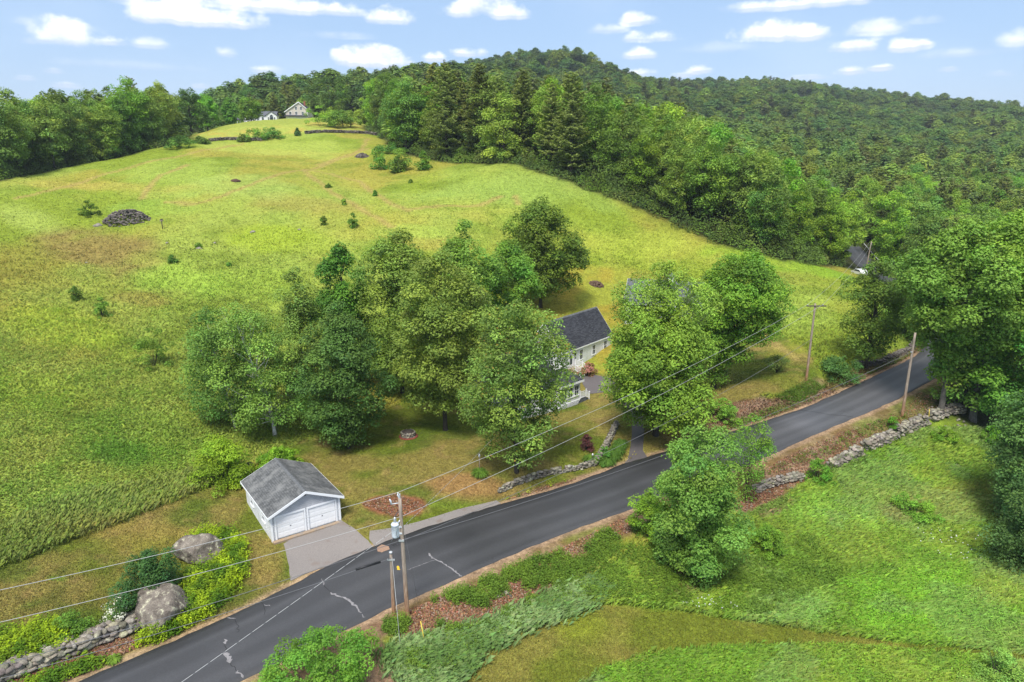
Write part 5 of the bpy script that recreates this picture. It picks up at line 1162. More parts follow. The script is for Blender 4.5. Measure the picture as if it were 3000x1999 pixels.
def stone_wall(name, pts, h, w, size, label, mat=None, seed=1, cat='wall', jit=.25, px=True, gaps=(), lip=0.0, rows=2, fallen=.25):
    g = np.random.default_rng(seed); acc = []
    line = hit(*densify(pts, 15).T, H_) if px else np.array(pts, float)
    ln = densify(line, .2); t = np.gradient(ln, axis=0); t /= np.linalg.norm(t, axis=1)[:, None] + 1e-9; nr_ = np.c_[-t[:, 1], t[:, 0]]
    zz = H_(ln[:, 0], ln[:, 1]); L_ = np.arange(len(ln)) * .2
    z = 0; lay = 0
    while z < h:
        for row in range(rows):
            s = g.random() * size
            while s < L_[-1]:
                r_ = size * g.uniform(.45, 1.9); i = min(int((s + r_/2) / .2), len(ln) - 1); hh = h * (.72 + .5 * vn(ln[i:i+1, 0], ln[i:i+1, 1], 2.5, seed + 50, 2)[0])
                if z < hh * (1 if g.random() > .12 else .6) and not any(a < i / len(ln) < b for a, b in gaps):
                    off = (row - (rows-1)/2) * w / max(1, rows) * (1 - .25 * z / h) + g.normal() * jit * size * .3
                    q = ln[i] + nr_[i] * off
                    stone_into(acc, (q[0], q[1], zz[i] + z + size * .22), (r_ * .56, size * g.uniform(.36, .75), size * g.uniform(.24, .50)), g, rz=math.atan2(t[i, 1], t[i, 0]) + g.normal() * .45, sub=2)
                s += r_ * .92
        z += size * .48; lay += 1
    for _ in range(int(len(ln) * .2 * fallen / size)):
        i = g.integers(len(ln)); q = ln[i] + nr_[i] * g.normal() * w * 1.1; r_ = size * g.uniform(.25, .6)
        if any(a < i / len(ln) < b for a, b in gaps): continue
        stone_into(acc, (q[0], q[1], hz_fast(q) + r_*.2), (r_, r_*.8, r_*.6), g, sub=1)
    V, Fc, Cc = merge(acc); me = fast_mesh(name, V, Fc, mat or M_stone, Cc); return tag(link(bpy.data.objects.new(name, me)), label, cat)
def pile(name, px, py, hw, hh, label, size=.4, mat=None, seed=3, cat='rock pile', depth=.7, n=None):
    g = np.random.default_rng(seed); p = at(px, py); d = p.y / pix_dir(px, py)[1]; rx = hw / F * d; h = hh / F * d; acc = []
    n = n or int(min(520, 26 * (rx / size) ** 1.7 + 6))
    for _ in range(n):
        u = g.random() ** .5; a = g.random() * 6.28; x_, y_ = u * rx * math.cos(a), u * rx * depth * math.sin(a); z_ = h * max(0, 1 - u ** 2.2) * g.uniform(.8, 1.02); r_ = size * g.uniform(.4, 1.1)
        gz_ = hz_fast((p.x + x_, p.y + y_)); stone_into(acc, (p.x + x_, p.y + y_, gz_ + z_), (r_, r_*.75, r_*.45), g, sub=1)
    V, Fc, Cc = merge(acc); return tag(link(bpy.data.objects.new(name, fast_mesh(name, V, Fc, mat or M_stone, Cc))), label, cat)
def boulder(px, py, hw, hd, hh, rz, label, seed, lean=0):
    p = at(px, py); d = p.y / pix_dir(px, py)[1]; k = d / F; acc = []; g = np.random.default_rng(seed)
    stone_into(acc, (0, 0, hh*k*.45), (hw*k*1.18, hd*k*1.1, hh*k*1.05), g, rz=rz, sub=4, rough=.4)
    V, Fc, _ = merge(acc); V[:, 2] += V[:, 0] * lean
    o = tag(link(bpy.data.objects.new('boulder', fast_mesh('boulder', V, Fc, M_boulder, V * 0 + 1, True))), label, 'boulder'); o.location = (p.x, p.y, p.z - .1); return o
boulder(368, 1428, 60, 62, 62, .55, 'large round granite boulder nearest the road beside the white flowering shrub', 4, -.05)
boulder(455, 1288, 50, 30, 46, .35, 'pale angular granite boulder above the rhododendron near the garage', 9)
stone_wall('stone_wall', [(-60,1600),(0,1560),(60,1535),(120,1512),(180,1490),(240,1465),(300,1442),(320,1432)], 0.8, 1.5, .58, 'rough grey fieldstone wall leading to the round boulder beside the road', seed=5, rows=3, fallen=.5)
stone_wall('stone_wall', [(1146,1134),(1180,1118),(1220,1104),(1260,1092),(1300,1086),(1340,1078),(1370,1070)], .62, .5, .38, 'long low retaining wall of fitted stones along the lawn above the road', seed=6, rows=1, jit=.08, fallen=.02)
stone_wall('stone_wall', [(1372,1068),(1380,1050),(1392,1030),(1400,1012),(1408,995),(1416,978)], .55, .6, .38, 'short stone wall climbing beside the house driveway', seed=7, rows=2, jit=.1, fallen=.05)
stone_wall('stone_wall', [(1905,1078),(1940,1060),(1975,1042),(2010,1024),(2045,1008),(2075,992),(2105,980),(2135,966),(2170,950),(2210,946)], .8, 1.5, .52, 'wide tumbled fieldstone wall under the big trees right of the road', seed=8, rows=3, fallen=2.2, gaps=((.22, .27), (.47, .50), (.70, .75)))
stone_wall('stone_wall', [(1730,1132),(1760,1118),(1800,1106),(1838,1098)], .5, 1.2, .42, 'broken stretch of stone wall beside the wispy sapling', seed=9, rows=2, fallen=1.5)
stone_wall('stone_wall', [(1965,842),(1990,842),(2030,834),(2065,818),(2090,804),(2103,790)], .6, .9, .4, 'low dark stone wall along the inside of the road bend', mat=M_dstone, seed=10, rows=2)
stone_wall('stone_wall', [(700,308),(740,305),(790,306),(840,308),(880,314),(895,318)], .9, 1.2, .7, 'dark stone wall along the top of the hayfield right of the tiny conifer', mat=M_dstone, seed=11, rows=2)
stone_wall('stone_wall', [(480,326),(520,322),(560,323),(600,324)], .9, 1.2, .7, 'stone wall with shrubs below the upper lawn', mat=M_dstone, seed=12, rows=2)
pile('rock_pile', 292, 510, 52, 26, 'large dark mound of fieldstones in the hayfield beside a rounded shrub', .5, M_dstone, 13)
pile('rock_pile', 832, 361, 15, 8, 'small grey rock heap beside the copse', .5, M_dstone, 14)
pile('brush_pile', 1370, 655, 16, 8, 'small dark brush pile on the lawn behind the farmhouse', .35, simple('dead_brush', (.13, .085, .06), .9, var=.5), 15, cat='brush pile')
pile('brush_pile', 541, 409, 10, 4, 'little heap of dead brush high in the hayfield', .35, simple('dead_brush_b', (.12, .07, .05), .9, var=.5), 16, cat='brush pile')
pile('rock_pile', 1150, 1365, 34, 8, 'few grey stones lying in the leaf litter below the road', .34, M_stone, 17, depth=.35, n=16)
pile('rock_pile', 2195, 1078, 22, 9, 'small pile of flat grey stones in the meadow near the right trees', .35, M_stone, 18, n=30)
for i, (px, py, r_, lab) in enumerate([(226, 519, .9, 'pale rock at the foot of the dark stone mound'), (458, 572, .55, 'grey rock beside a small shrub on the slope'), (580, 527, .5, 'flat grey rock right of the post in the hayfield'), (492, 546, .35, 'tiny pale rock between post and grey rock'),
        (385, 560, .35, 'tiny pale rock below the post'), (688, 529, .35, 'tiny pale rock left of the upright slope shrub'), (200, 605, .3, 'tiny pale rock on the brown patch of the slope'), (2160, 1020, .35, 'single pale stone by the yellow stake')]):
    p = at(px, py); acc = []; g = np.random.default_rng(70 + i); stone_into(acc, (0, 0, .1), (r_*1.3, r_, r_*.6), g, sub=2); V, Fc, _ = merge(acc)
    o = tag(link(bpy.data.objects.new('field_rock', fast_mesh('field_rock', V, Fc, M_stone, V * 0 + 1))), lab, 'rock'); o.location = p
# ---- stone well on the lawn
p = at(938, 1003); wl = empty('stone_well', p, 0, label='round fieldstone well with dark wooden lid on the lawn under the maples', cat='well'); acc = []; g = np.random.default_rng(33)
for lay in range(3):
    for k in range(13): a = k * 6.283/13 + lay * .2; stone_into(acc, (.72*math.cos(a), .72*math.sin(a), .12 + lay*.2), (.22, .17, .13), g, rz=a + 1.57, sub=2)
V, Fc, Cc = merge(acc); o = link(bpy.data.objects.new('stone_ring', fast_mesh('stone_ring', V, Fc, M_stone, Cc)), wl)
mb = MB(); mb.lathe([(.66, .58), (.66, .64), (.1, .68)], 20); mb.build('lid', simple('dark_wood', (.05, .04, .035), .9, var=.3), wl)
mb = MB(); mb.lathe([(1.15, .02), (1.05, .07), (.7, .08)], 24); mb.build('mulch_ring', simple('red_mulch', (.22, .06, .04), .95, var=.4, scale=12), wl)

# ------------------------------------------------------------------ poles and wires
def foot(px, py): p = at(px, py); return p
def pole_obj(name, p, top, label, r=.16, lean=(0, 0)):
    root = empty(name, p, 0, label=label, cat='utility pole'); mb = MB()
    n = 10; mb.tube([(lean[0]*k/n, lean[1]*k/n, -.8 + (top + .8)*k/n) for k in range(n+1)], [r * (1.05 - .35 * k/n) for k in range(n+1)], 14); mb.build('shaft', M_pole, root); return root
q1 = foot(937, 1417); top1 = top_z(918, 1134, q1.y) - q1.z
xt = q1.y * (pix_dir(918, 1134)[0] / pix_dir(918, 1134)[1]) - q1.x
k1 = pole_obj('utility_pole', q1, top1 - .35, 'tall weathered pole with a white transformer at the lower road edge', .165, (xt * 1.0, 0))
at1 = lambda f: Vector((xt * f, 0, top1 * f))
mb = MB(); mb.box(xt-.05, xt+.05, -.08, .08, top1-.8, top1-.05); mb.lathe([(.04, top1-.1), (.055, top1), (.03, top1+.08)], 8, (xt-.10, 0)); mb.tube([(xt, 0, top1-.55), (xt-.14, 0, top1-.05)], .045, 6)
mb.tube([(xt, 0, top1-.72), (xt-.62, -.02, top1-.80)], .035, 6); mb.tube([(xt-.60, 0, top1-.86), (xt-.62, 0, top1-.62), (xt-.70, 0, top1-.42)], [.05, .075, .04], 8); mb.build('insulator_arm', M_metal, k1)
mb = MB(); cx, cy_ = xt*.8 - .42, -.12; zt = top1 - 3.3
mb.lathe([(.20, zt), (.26, zt+.05), (.27, zt+.15), (.27, zt+.95), (.29, zt+.97), (.29, zt+1.03), (.22, zt+1.1), (.1, zt+1.16)], 18, (cx, cy_)); mb.box(cx+.2, cx+.45, cy_-.05, cy_+.08, zt+.25, zt+.35); mb.box(cx+.2, cx+.45, cy_-.05, cy_+.08, zt+.75, zt+.85)
tk = mb.build('transformer', M_tank, k1)
mb = MB(); mb.lathe([(.07, zt+1.16), (.12, zt+1.22), (.07, zt+1.28), (.12, zt+1.34), (.07, zt+1.40), (.10, zt+1.46), (.03, zt+1.56)], 10, (cx, cy_)); mb.tube([(cx+.22, cy_, zt+1.1), (cx+.34, cy_, zt+1.3)], [.07, .05], 6); mb.build('bushing', M_metal, tk)
mb = MB(); mb.tube([(cx, cy_, zt+1.55), (cx+.1, 0, zt+1.75), (xt*.9, -.1, top1-1.2), (xt-.05, 0, top1-.5)], .018, 4); mb.tube([(cx-.05, cy_, zt+.1), (cx-.35, cy_, zt-.35), (cx-.2, cy_, zt-.65), (cx+.45, 0, zt-.5)], .022, 4); mb.tube([(cx+.1, cy_-.28, zt+.6), (cx+.15, cy_-.3, zt+.2), (cx+.4, cy_, zt-.2)], .018, 4); mb.build('lead_wire', M_wiref, k1)
zb = top_z(935, 1240, q1.y) - q1.z; mb = MB(); mb.box(xt*.6-.25, xt*.6+.12, -.2, -.1, zb-.05, zb+.07); mb.build('cable_bracket', M_metal, k1)
q2 = foot(905, 1413); q2.y -= .0; top2 = top_z(898, 1268, q2.y) - q2.z; xt2 = q2.y * (pix_dir(898, 1268)[0] / pix_dir(898, 1268)[1]) - q2.x
k2 = pole_obj('stub_pole', q2, top2, 'short grey stub pole standing close to the tall transformer pole', .14, (xt2, 0))
mb = MB(); mb.lathe([(.13, top2-.12), (.13, top2-.02), (.09, top2+.02)], 10, (xt2, 0)); mb.box(xt2-.25, xt2+.28, -.17, -.12, top2-.62, top2-.5); mb.build('pole_band', M_metal, k2)
q3 = foot(1852, 875); top3 = top_z(1872, 698, q3.y) - q3.z; xt3 = q3.y * (pix_dir(1873, 700)[0] / pix_dir(1873, 700)[1]) - q3.x
k3 = pole_obj('utility_pole', q3, top3, 'leaning grey pole with a wooden crossarm on the grassy bank', .16, (xt3, 0))
mb = MB(); mb.box(xt3-1.15, xt3+1.35, -.2, -.09, top3-.35, top3-.21); mb.build('crossarm', simple('crossarm_wood', (.10, .085, .07), .9, var=.3), k3)
mb = MB()
for dx in (-1.0, .9): mb.lathe([(.03, top3-.21), (.06, top3-.15), (.04, top3-.08)], 8, (xt3+dx, -.15))
mb.build('insulator', M_metal, k3)
q4 = foot(2072, 957); top4 = top_z(2103, 765, q4.y) - q4.z; xt4 = q4.y * (pix_dir(2103, 765)[0] / pix_dir(2103, 765)[1]) - q4.x
k4 = pole_obj('utility_pole', q4, top4, 'bare leaning pole with orange brown base between road and stone wall', .165, (xt4, 0))
zz4 = top4 * .78; mb = MB(); mb.box(xt4*.78-.3, xt4*.78-.1, -.2, -.1, zz4-.03, zz4+.05); mb.build('cable_bracket', M_metal, k4)
q5 = foot(1986, 634); top5 = top_z(1997, 555, q5.y) - q5.z; k5 = pole_obj('utility_pole', q5, top5, 'distant pole standing beside the far stretch of road', .17, (.6, 0))
def wire(name, pts, sag, r, mat, label, cat='wire', lash=None):
    P = []
    for a, b, s in zip(pts[:-1], pts[1:], sag):
        n = 22
        for k in range(n + (b is pts[-1])): t = k / n; v = a.lerp(b, t); v.z -= s * 4 * t * (1 - t); P.append(v)
    mb = MB(); mb.tube(P, r, 5, False)
    return mb.build(name, mat, label=label, cat=cat)
W1 = q1 + at1(1.0) + Vector((-.1, 0, .08)); W3a = q3 + Vector((xt3 - 1.0, -.15, top3 - .08)); W3b = q3 + Vector((xt3 + .9, -.15, top3 - .08))
def seen(px, py, y): return far_pt(px, py, y)
LA = seen(0, 1356, 31.5); LA2 = W1 + (LA - W1) * 2.2; LA2.z = LA.z + .6
W1b = q1 + Vector((xt * .8 + .1, 0, top_z(946, 1186, q1.y) - q1.z)); LB = seen(0, 1430, 31.2); LB2 = W1b + (LB - W1b) * 2.2; LB2.z = LB.z + .6
wire('power_line', [LA2, LA, W1, W3a], [.0, .25, .9], .015, M_wire, 'upper bright power line running over the pole tops along the road')
wire('power_line', [LB2, LB, W1b, W3b], [.0, .25, .9], .015, M_wire, 'lower bright power line passing just below the transformer')
W5 = q5 + Vector((.5, 0, top5 - .3)); wire('power_line', [W3a, W5 + Vector((-.4, 0, 0))], [1.0], .014, M_wire, 'left thin line from the crossarm pole to the distant pole'); wire('power_line', [W3b, W5 + Vector((.4, 0, 0))], [1.0], .014, M_wire, 'right thin line from the crossarm pole to the distant pole')
C1 = q1 + Vector((xt * .6 - .2, -.15, zb)); C4 = q4 + Vector((xt4 * .78 - .2, -.15, zz4))
c4b = q3 + Vector((xt3 * .5, -.17, top3 * .55))
LC = seen(0, 1528, 30.6); LC2 = C1 + (LC - C1) * 2; LC2.z = LC.z + .4
wire('telephone_cable', [LC2, LC, C1, C4], [0, .3, 1.2], .018, M_wiref, 'thin dark telephone cable crossing low over the road edge')
S2 = q2 + Vector((xt2, -.12, top2 - .45)); LD = seen(0, 1560, 30.6); LD2 = S2 + (LD - S2) * 2
wire('telephone_cable', [LD2, LD, S2], [0, .25], .018, M_wiref, 'lowest dark cable ending at the short stub pole')
wire('telephone_cable', [C1 + Vector((.2, 0, -.02)), c4b], [1.3], .017, M_wiref, 'slack grey cable from the transformer pole to the crossarm pole')
tw = q1 + Vector((xt * .72, -.1, top_z(930, 1205, q1.y) - q1.z)); E1 = seen(410, 1568, 29.3); E2 = tw + (E1 - tw) * 1.8
# dashes of the twisted cable to the house
def dashed(a, b, sag, r, label, n=90, lit_=.62):
    root = MB()
    for k in range(n):
        t0, t1 = k / n, (k + lit_) / n; f = lambda t: a.lerp(b, t) + Vector((0, 0, -sag * 4 * t * (1 - t)))
        root.mat(0); root.tube([f(t0), f(t1)], r, 4, False); root.mat(1); root.tube([f(t1), f((k+1)/n)], r * .8, 4, False)
    root.build('service_drop', [M_wire, M_wiref], label=label, cat='wire')
dashed(tw + Vector((.15, 0, -.1)), Vector((3.2, 80.5, 4.2)), .35, .016, 'thin black and white service drop from the transformer pole to the farmhouse')
mb = MB(); a = S2 + Vector((.1, 0, .1)); b = at(922, 1510); mb.tube([a, b], .016, 4); mb.build('guy_wire', M_wire, label='pale guy wire from the stub pole down to the weedy bank', cat='wire')
mb = MB(); a = q1 + Vector((xt * .7 + .1, 0, zb + 1.2)); b = at(963, 1398); mb.tube([a, b], .008, 4); mb.build('guy_wire', M_wiref, label='fine dark guy wire hanging beside the transformer pole', cat='wire')
mb = MB(); a = S2.lerp(LD, .035); b = S2.lerp(LD, .115); a.z -= .03; b.z -= .03; mb.tube([a, b], .085, 8); mb.build('splice_case', M_dmetal, label='black splice case hanging on the cable beside the stub pole', cat='cable case')

# ------------------------------------------------------------------ small things
def post(name, px, py, top, r, mat, label, cat, extra=None):
    p = at(px, py); h = top_z(px, top, p.y) - p.z; root = empty(name, p, 0, label=label, cat=cat)
    mb = MB(); mb.tube([(0, 0, -.2), (0, 0, h * (.8 if extra else 1))], r, 7); mb.build('post', mat, root)
    if extra: extra(root, h)
    return root
M_wood = simple('grey_wood', (.26, .21, .17), .9, var=.3, scale=8); M_yel = simple('yellow_plastic', (.72, .55, .08), .5, var=.05)
def house_top(root, h):
    mb = MB(); mb.box(-.28, .28, -.16, .16, h*.8, h*.8+.26); b_ = mb.build('bird_house', M_wood, root); mb = MB(); mb.prism([(-.36, h*.8+.26), (.36, h*.8+.26), (0, h*.8+.44)], 'y', -.2, .2); mb.build('roof', M_bark, b_)
def lamp_top(root, h):
    mb = MB(); mb.lathe([(.06, h*.8), (.11, h*.84), (.11, h*.93), (.03, h)], 8); mb.build('lamp', M_metal, root)
post('birdhouse_post', 374, 527, 504, .09, M_bark, 'dark birdhouse on a post in the hayfield', 'birdhouse', house_top)
post('birdhouse_post', 575, 1093, 1066, .045, M_wood, 'grey birdhouse on a thin post behind the garage corner', 'birdhouse', house_top)
post('lamp_post', 1102, 1086, 1043, .035, M_wood, 'slim lamp post rising from lilies on the lawn', 'lamp post', lamp_top)
post('lamp_post', 1361, 1070, 1042, .03, M_bark, 'small lamp post at the corner of the two stone walls', 'lamp post', lamp_top)
for px, py, tp, dx, lab in ((978, 1485, 1428, -9, 'yellow marker stake leaning in the weeds below the transformer pole'), (2133, 972, 940, -3, 'yellow marker stake behind the tumbled stone wall')):
    p = at(px, py); d = p.y / pix_dir(px, py)[1]; h = top_z(px, tp, p.y) - p.z; mb = MB(); mb.tube([(0, 0, -.1), (dx / F * d, 0, h)], .035, 6); o = mb.build('marker_stake', M_yel, label=lab, cat='stake'); o.location = p
def lily(px, py, hw, hh, label, color=(.13, .24, .03), seed=1, name='daylily_clump', n=240):
    p = at(px, py); d = p.y / pix_dir(px, py)[1]; rx = hw / F * d; h = hh / F * d; g = np.random.default_rng(seed); V = []; Fc = []; Cc = []
    for i in range(n):
        a = g.random() * 6.28; r0 = g.random() * rx * .35; l = rx * g.uniform(.5, 1.05); ca, sa = math.cos(a), math.sin(a); w = .025 + .02 * g.random(); z = h * g.uniform(.6, 1.1)
        pts = [(r0, 0), (r0 + l*.4, z), (r0 + l*.8, z*.85), (r0 + l*1.0, z*.35)]; b = len(V)
        for k, (rr, zz) in enumerate(pts):
            ww = w * (1, 1, .7, .1)[k]; V += [(rr*ca - ww*sa, rr*sa + ww*ca, zz), (rr*ca + ww*sa, rr*sa - ww*ca, zz)]
        c = np.array(color) * g.uniform(.7, 1.3); Cc += [c] * 8; Fc += [(b, b+1, b+3, b+2), (b+2, b+3, b+5, b+4), (b+4, b+5, b+7, b+6)]
    me = fast_mesh(name, np.array(V), np.array(Fc), M_blade, np.array(Cc)); o = tag(link(bpy.data.objects.new(name, me)), label, 'plant'); o.location = p; return o
lily(1102, 1094, 20, 15, 'arching green daylily clump around the slim lamp post', seed=1); lily(1358, 1060, 20, 12, 'daylily clump at the corner of the retaining wall', seed=2); lily(262, 1520, 16, 12, 'bright fern like clump beside the road left of the round boulder', (.16,.27,.03), 3)
for i, (px, py) in enumerate([(1395,1068),(1408,1055),(1418,1042),(1426,1028)]): lily(px, py, 20, 16, f"{('lowest','second','third','uppermost')[i]} lily clump along the driveway wall", (.10, .20, .03), 4 + i)
dashed(tw, E2, .12, .018, 'thick twisted pale cable running from the transformer down to the lower left', 34, .82)
# spirea flowers, azalea flowers
def blossoms(parent_label, n, r, color, seed):
    o = next(o for o in COL.objects if o.get('label') == parent_label); lv = next(c for c in o.children if c.name.startswith('leaves')); me = lv.data; k = len(me.vertices); co = np.empty(k*3, np.float32); me.vertices.foreach_get('co', co); co = co.reshape(-1, 4, 3).mean(1)
    g = np.random.default_rng(seed); ctr = co.mean(0); rr = np.linalg.norm((co - ctr) / (co.std(0) + .01), axis=1); i = g.choice(len(co), n, p=rr**2 / (rr**2).sum()); d = unit(co[i] - ctr + np.array([0, 0, .3])); pos = co[i] + d * .07
    V, Fc, Cc = quads(pos, unit(d + g.normal(size=d.shape)*.4), r, .9, g, np.array(color)[None] * g.uniform(.8, 1.15, (n, 1)))
    obj_mesh('flowers', fast_mesh('flowers', V, Fc, M_blade, Cc), o)
blossoms('white flowering shrub beside the rounder granite boulder', 900, .12, (.80, .80, .68), 1); blossoms('pink flowering azalea against the white house wall', 900, .17, (.55, .22, .20), 2)
# white flowers at the feet of the azalea are part of a small bed
bush('flower_bed', 1333, 868, 10, 6, 'small bed of white irises beside the pink azalea', (.09, .15, .06), 140, nleaf=500, leaf=.12, cr=.25, ncl=10, cat='flowers'); blossoms('small bed of white irises beside the pink azalea', 60, .16, (.8, .8, .8), 3)
# broken branches on the litter
mb = MB(); g = np.random.default_rng(8)
p = at(1145, 1425)
for _ in range(14): a = g.random()*3.1; l = g.uniform(.5, 1.7); ox, oy = g.normal()*.9, g.normal()*.7; mb.tube([(ox, oy, .08), (ox + l*.5*math.cos(a), oy + l*.5*math.sin(a), .14 + g.random()*.2), (ox + l*math.cos(a+.2), oy + l*math.sin(a+.2), .08)], [.03, .022, .008], 4)
o = mb.build('fallen_branches', simple('pale_dead_wood', (.42, .34, .28), .9, var=.2), label='pale broken branches lying on the leaf litter below the road', cat='branches'); o.location = p
# yellow paint mark, utility patch, sealed cracks on the road
def on_road(pts, w, mat, name, label=None, z=.012, wj=.5, seed=0):
    g = np.random.default_rng(seed); q = hit(*densify(pts, 5).T, raw_h); q = q + g.normal(size=q.shape) * .045; V = []; Fc = []
    t = np.gradient(q, axis=0); t /= np.linalg.norm(t, axis=1)[:, None] + 1e-9; nr_ = np.c_[-t[:, 1], t[:, 0]]
    for i in range(len(q)):
        ww = w * (1 - wj + 2 * wj * g.random()) * (.35 if i in (0, len(q)-1) else 1)
        for s in (-1, 1): c = q[i] + nr_[i] * ww * s; d, rz_ = road_near(c[:1], c[1:]); V.append((c[0], c[1], road_surface(c) + z))
        if i: b = 2*i; Fc.append((b-2, b-1, b+1, b))
    me = fast_mesh(name, np.array(V), np.array(Fc), mat); o = link(bpy.data.objects.new(name, me)); return tag(o, kind='structure')
def road_surface(c):
    d = np.linalg.norm(road_c - c, axis=1); i = int(d.argmin()); best = None
    for j in (max(i-1, 0), min(i, len(road_c)-2)):
        ab = road_c[j+1] - road_c[j]; t = np.clip((c - road_c[j]) @ ab / (ab @ ab), 0, 1); dd = np.linalg.norm(c - road_c[j] - ab*t)
        if best is None or dd < best[0]: best = (dd, road_z[j] * (1-t) + road_z[j+1] * t, road_w[j])
    return best[1] + .05 * (1 - min(1, best[0] / best[2]) ** 2)
M_crack = simple('crack_sealer', (.23, .22, .225), .8, var=.25, scale=4); M_dark = simple('dark_crack', (.018, .018, .02), .7); M_ypaint = simple('yellow_paint', (.65, .42, .03), .6)
for i, (pts, w) in enumerate([([(985,1272),(990,1282),(1003,1288),(1020,1300),(1035,1309),(1046,1320),(1060,1333)], .09), ([(1003,1288),(970,1300),(935,1312)], .03), ([(760,1362),(772,1370),(792,1375),(806,1385),(818,1396),(830,1412)], .10), ([(830,1412),(840,1424)], .04),
     ([(517,1470),(520,1482)], .10), ([(516,1503),(524,1512),(530,1526)], .20), ([(545,1548),(560,1562)], .08), ([(606,1388),(622,1392)], .05), ([(525,1416),(540,1421)], .07), ([(740,1330),(745,1345)], .05)]):
    on_road(pts, w * .75, M_crack, 'road_crack_patch', seed=i)
for i, pts in enumerate([[(600,1384),(609,1395),(610,1412)], [(540,1421),(548,1440),(545,1456)], [(520,1482),(518,1503)], [(530,1526),(545,1548)], [(744,1345),(760,1362)]]): on_road(pts, .018, M_dark, 'road_crack', seed=20 + i, wj=.2)
on_road([(912,1300),(920,1314)], .10, M_ypaint, 'road_marking', wj=.03, seed=3)
on_road([(868,1258),(892,1262)], .42, simple('earth_patch', (.30, .19, .13), .95, var=.2), 'dirt_patch', wj=.35, seed=5)
on_road([(1840,930),(1880,945),(1905,955),(1960,965)], .025, M_dark, 'road_seam', seed=9, wj=.2)
# ---- guard rail by the far road, white car
gr = np.array([fe[0]]); a = 148
gl = mid_far - pn * 3.9; sel_ = (gl[:, 1] > 168) & (gl[:, 1] < 330); gl = densify(gl[sel_], 2.0); root = empty('guard_rail', (gl[0][0], gl[0][1], 0), 0, label='long pale guard rail along the far stretch of road', cat='guard rail')
gzv = np.array([hz(*q) for q in gl]); mb = MB(); o0 = gl[0]
mb.tube([(q[0]-o0[0], q[1]-o0[1], z + .75) for q, z in zip(gl, gzv)], .13, 6); mb.build('rail', simple('galvanised', (.52, .52, .53), .5, .2), root)
mb = MB()
for q, z in zip(gl[::2], gzv[::2]): mb.box(q[0]-o0[0]-.08, q[0]-o0[0]+.08, q[1]-o0[1]-.08, q[1]-o0[1]+.08, z - .3, z + .8)
mb.build('posts', M_wood, root)
def car(loc, rz, label):
    root = empty('parked_car', loc, rz, label=label, cat='car'); prof = [(-2.2, .35), (-2.25, .8), (-1.4, .95), (-.75, 1.42), (.7, 1.45), (1.4, .98), (2.15, .85), (2.25, .35)]
    mb = MB(); mb.prism(prof, 'y', -.85, .85); mb.build('body', simple('white_car_paint', (.8, .8, .82), .25, .1, var=.01), root)
    mb = MB(); mb.prism([(-1.25, .98), (-.72, 1.36), (.66, 1.39), (1.25, 1.0)], 'y', -.862, .862); mb.build('window', M_glass, root)
    for sx in (-1.4, 1.4):
        for sy in (-.78, .78): w_ = MB(); w_.prism([(sx + .33*math.cos(k*.523), .33 + .33*math.sin(k*.523)) for k in range(12)], 'y', sy-.1, sy+.1); w_.build('wheel', M_dmetal, root)
p = at(1975, 633); car((p.x, p.y, p.z), R(100), 'white car half hidden by leaves on the far stretch of road')
# dead grey tree at the end of the wood, dead stub, antenna
p = at(1882, 575); g = np.random.default_rng(77); mb = MB(); hh = top_z(1890, 425, p.y) - p.z; mb.tube([(0, 0, -1), (.3, 0, hh*.4), (1.2, 0, hh*.75), (1.6, 0, hh)], [.28, .2, .1, .02], 6)
for _ in range(60):
    f = g.uniform(.35, .95); b = Vector((f*1.5, 0, hh*f)); a = g.random()*6.28; l = (1.1 - f) * 6 + 1; e = b + Vector((math.cos(a)*l*.55, math.sin(a)*l*.55, l*.8)); mb.tube([b, b.lerp(e, .5) + Vector((math.cos(a)*.3, math.sin(a)*.3, -.2)), e], [.06, .035, .01], 4, False)
    for _k in range(4): s_ = b.lerp(e, g.uniform(.4, .9)); mb.tube([s_, s_ + Vector((g.normal()*.7, g.normal()*.7, 1.0 + g.random()))], [.025, .008], 3, False)
o = mb.build('dead_tree', M_barkg, label='leafless pale grey tree at the end of the wood above the far road', cat='tree'); o.location = p
# ------------------------------------------------------------------ grasses, ferns and weeds
def pick(poly_px, n, seed, holes=(), dens=None):
    """points strewn over an outline"""
    g = np.random.default_rng(seed); P = np.array(poly_px, float); x0, y0 = P.min(0); x1, y1 = P.max(0); x0, x1 = max(x0, -60), min(x1, 2410); y0, y1 = max(y0, 100), min(y1, 1640)
    q = np.c_[g.uniform(x0, x1, n * 3), g.uniform(y0, y1, n * 3)]; q = q[inside(P, q[:, 0], q[:, 1])][:n]
    if dens is not None: q = q[g.random(len(q)) < dens(q)]
    w = hit(q[:, 0], q[:, 1], raw_h)
    return w, g
def clear(w, road=True, zones=()):
    k = np.ones(len(w), bool); d, _ = road_near(w[:, 0], w[:, 1]); k &= d > .5
    for z in zones: k &= ~inside(Z[z], w[:, 0], w[:, 1])
    k &= ~inside(APR, w[:, 0], w[:, 1]) & ~inside(DRV, w[:, 0], w[:, 1]) & ~inside(PAV, w[:, 0], w[:, 1])
    return k
APR = poly_w([(640,1250),(560,1162),(620,1110),(700,1120),(783,1190),(850,1240),(862,1262),(735,1304),(668,1332)])
PAV = poly_w([(840,1225),(905,1208),(1050,1160),(1140,1137),(1150,1146),(1050,1184),(905,1240),(860,1260)])
DRV = poly_w([(1432,1068),(1445,1040),(1452,1000),(1452,950),(1400,900),(1352,905),(1338,885),(1345,862),(1400,868),(1450,905),(1475,935),(1480,990),(1478,1030),(1490,1050)])
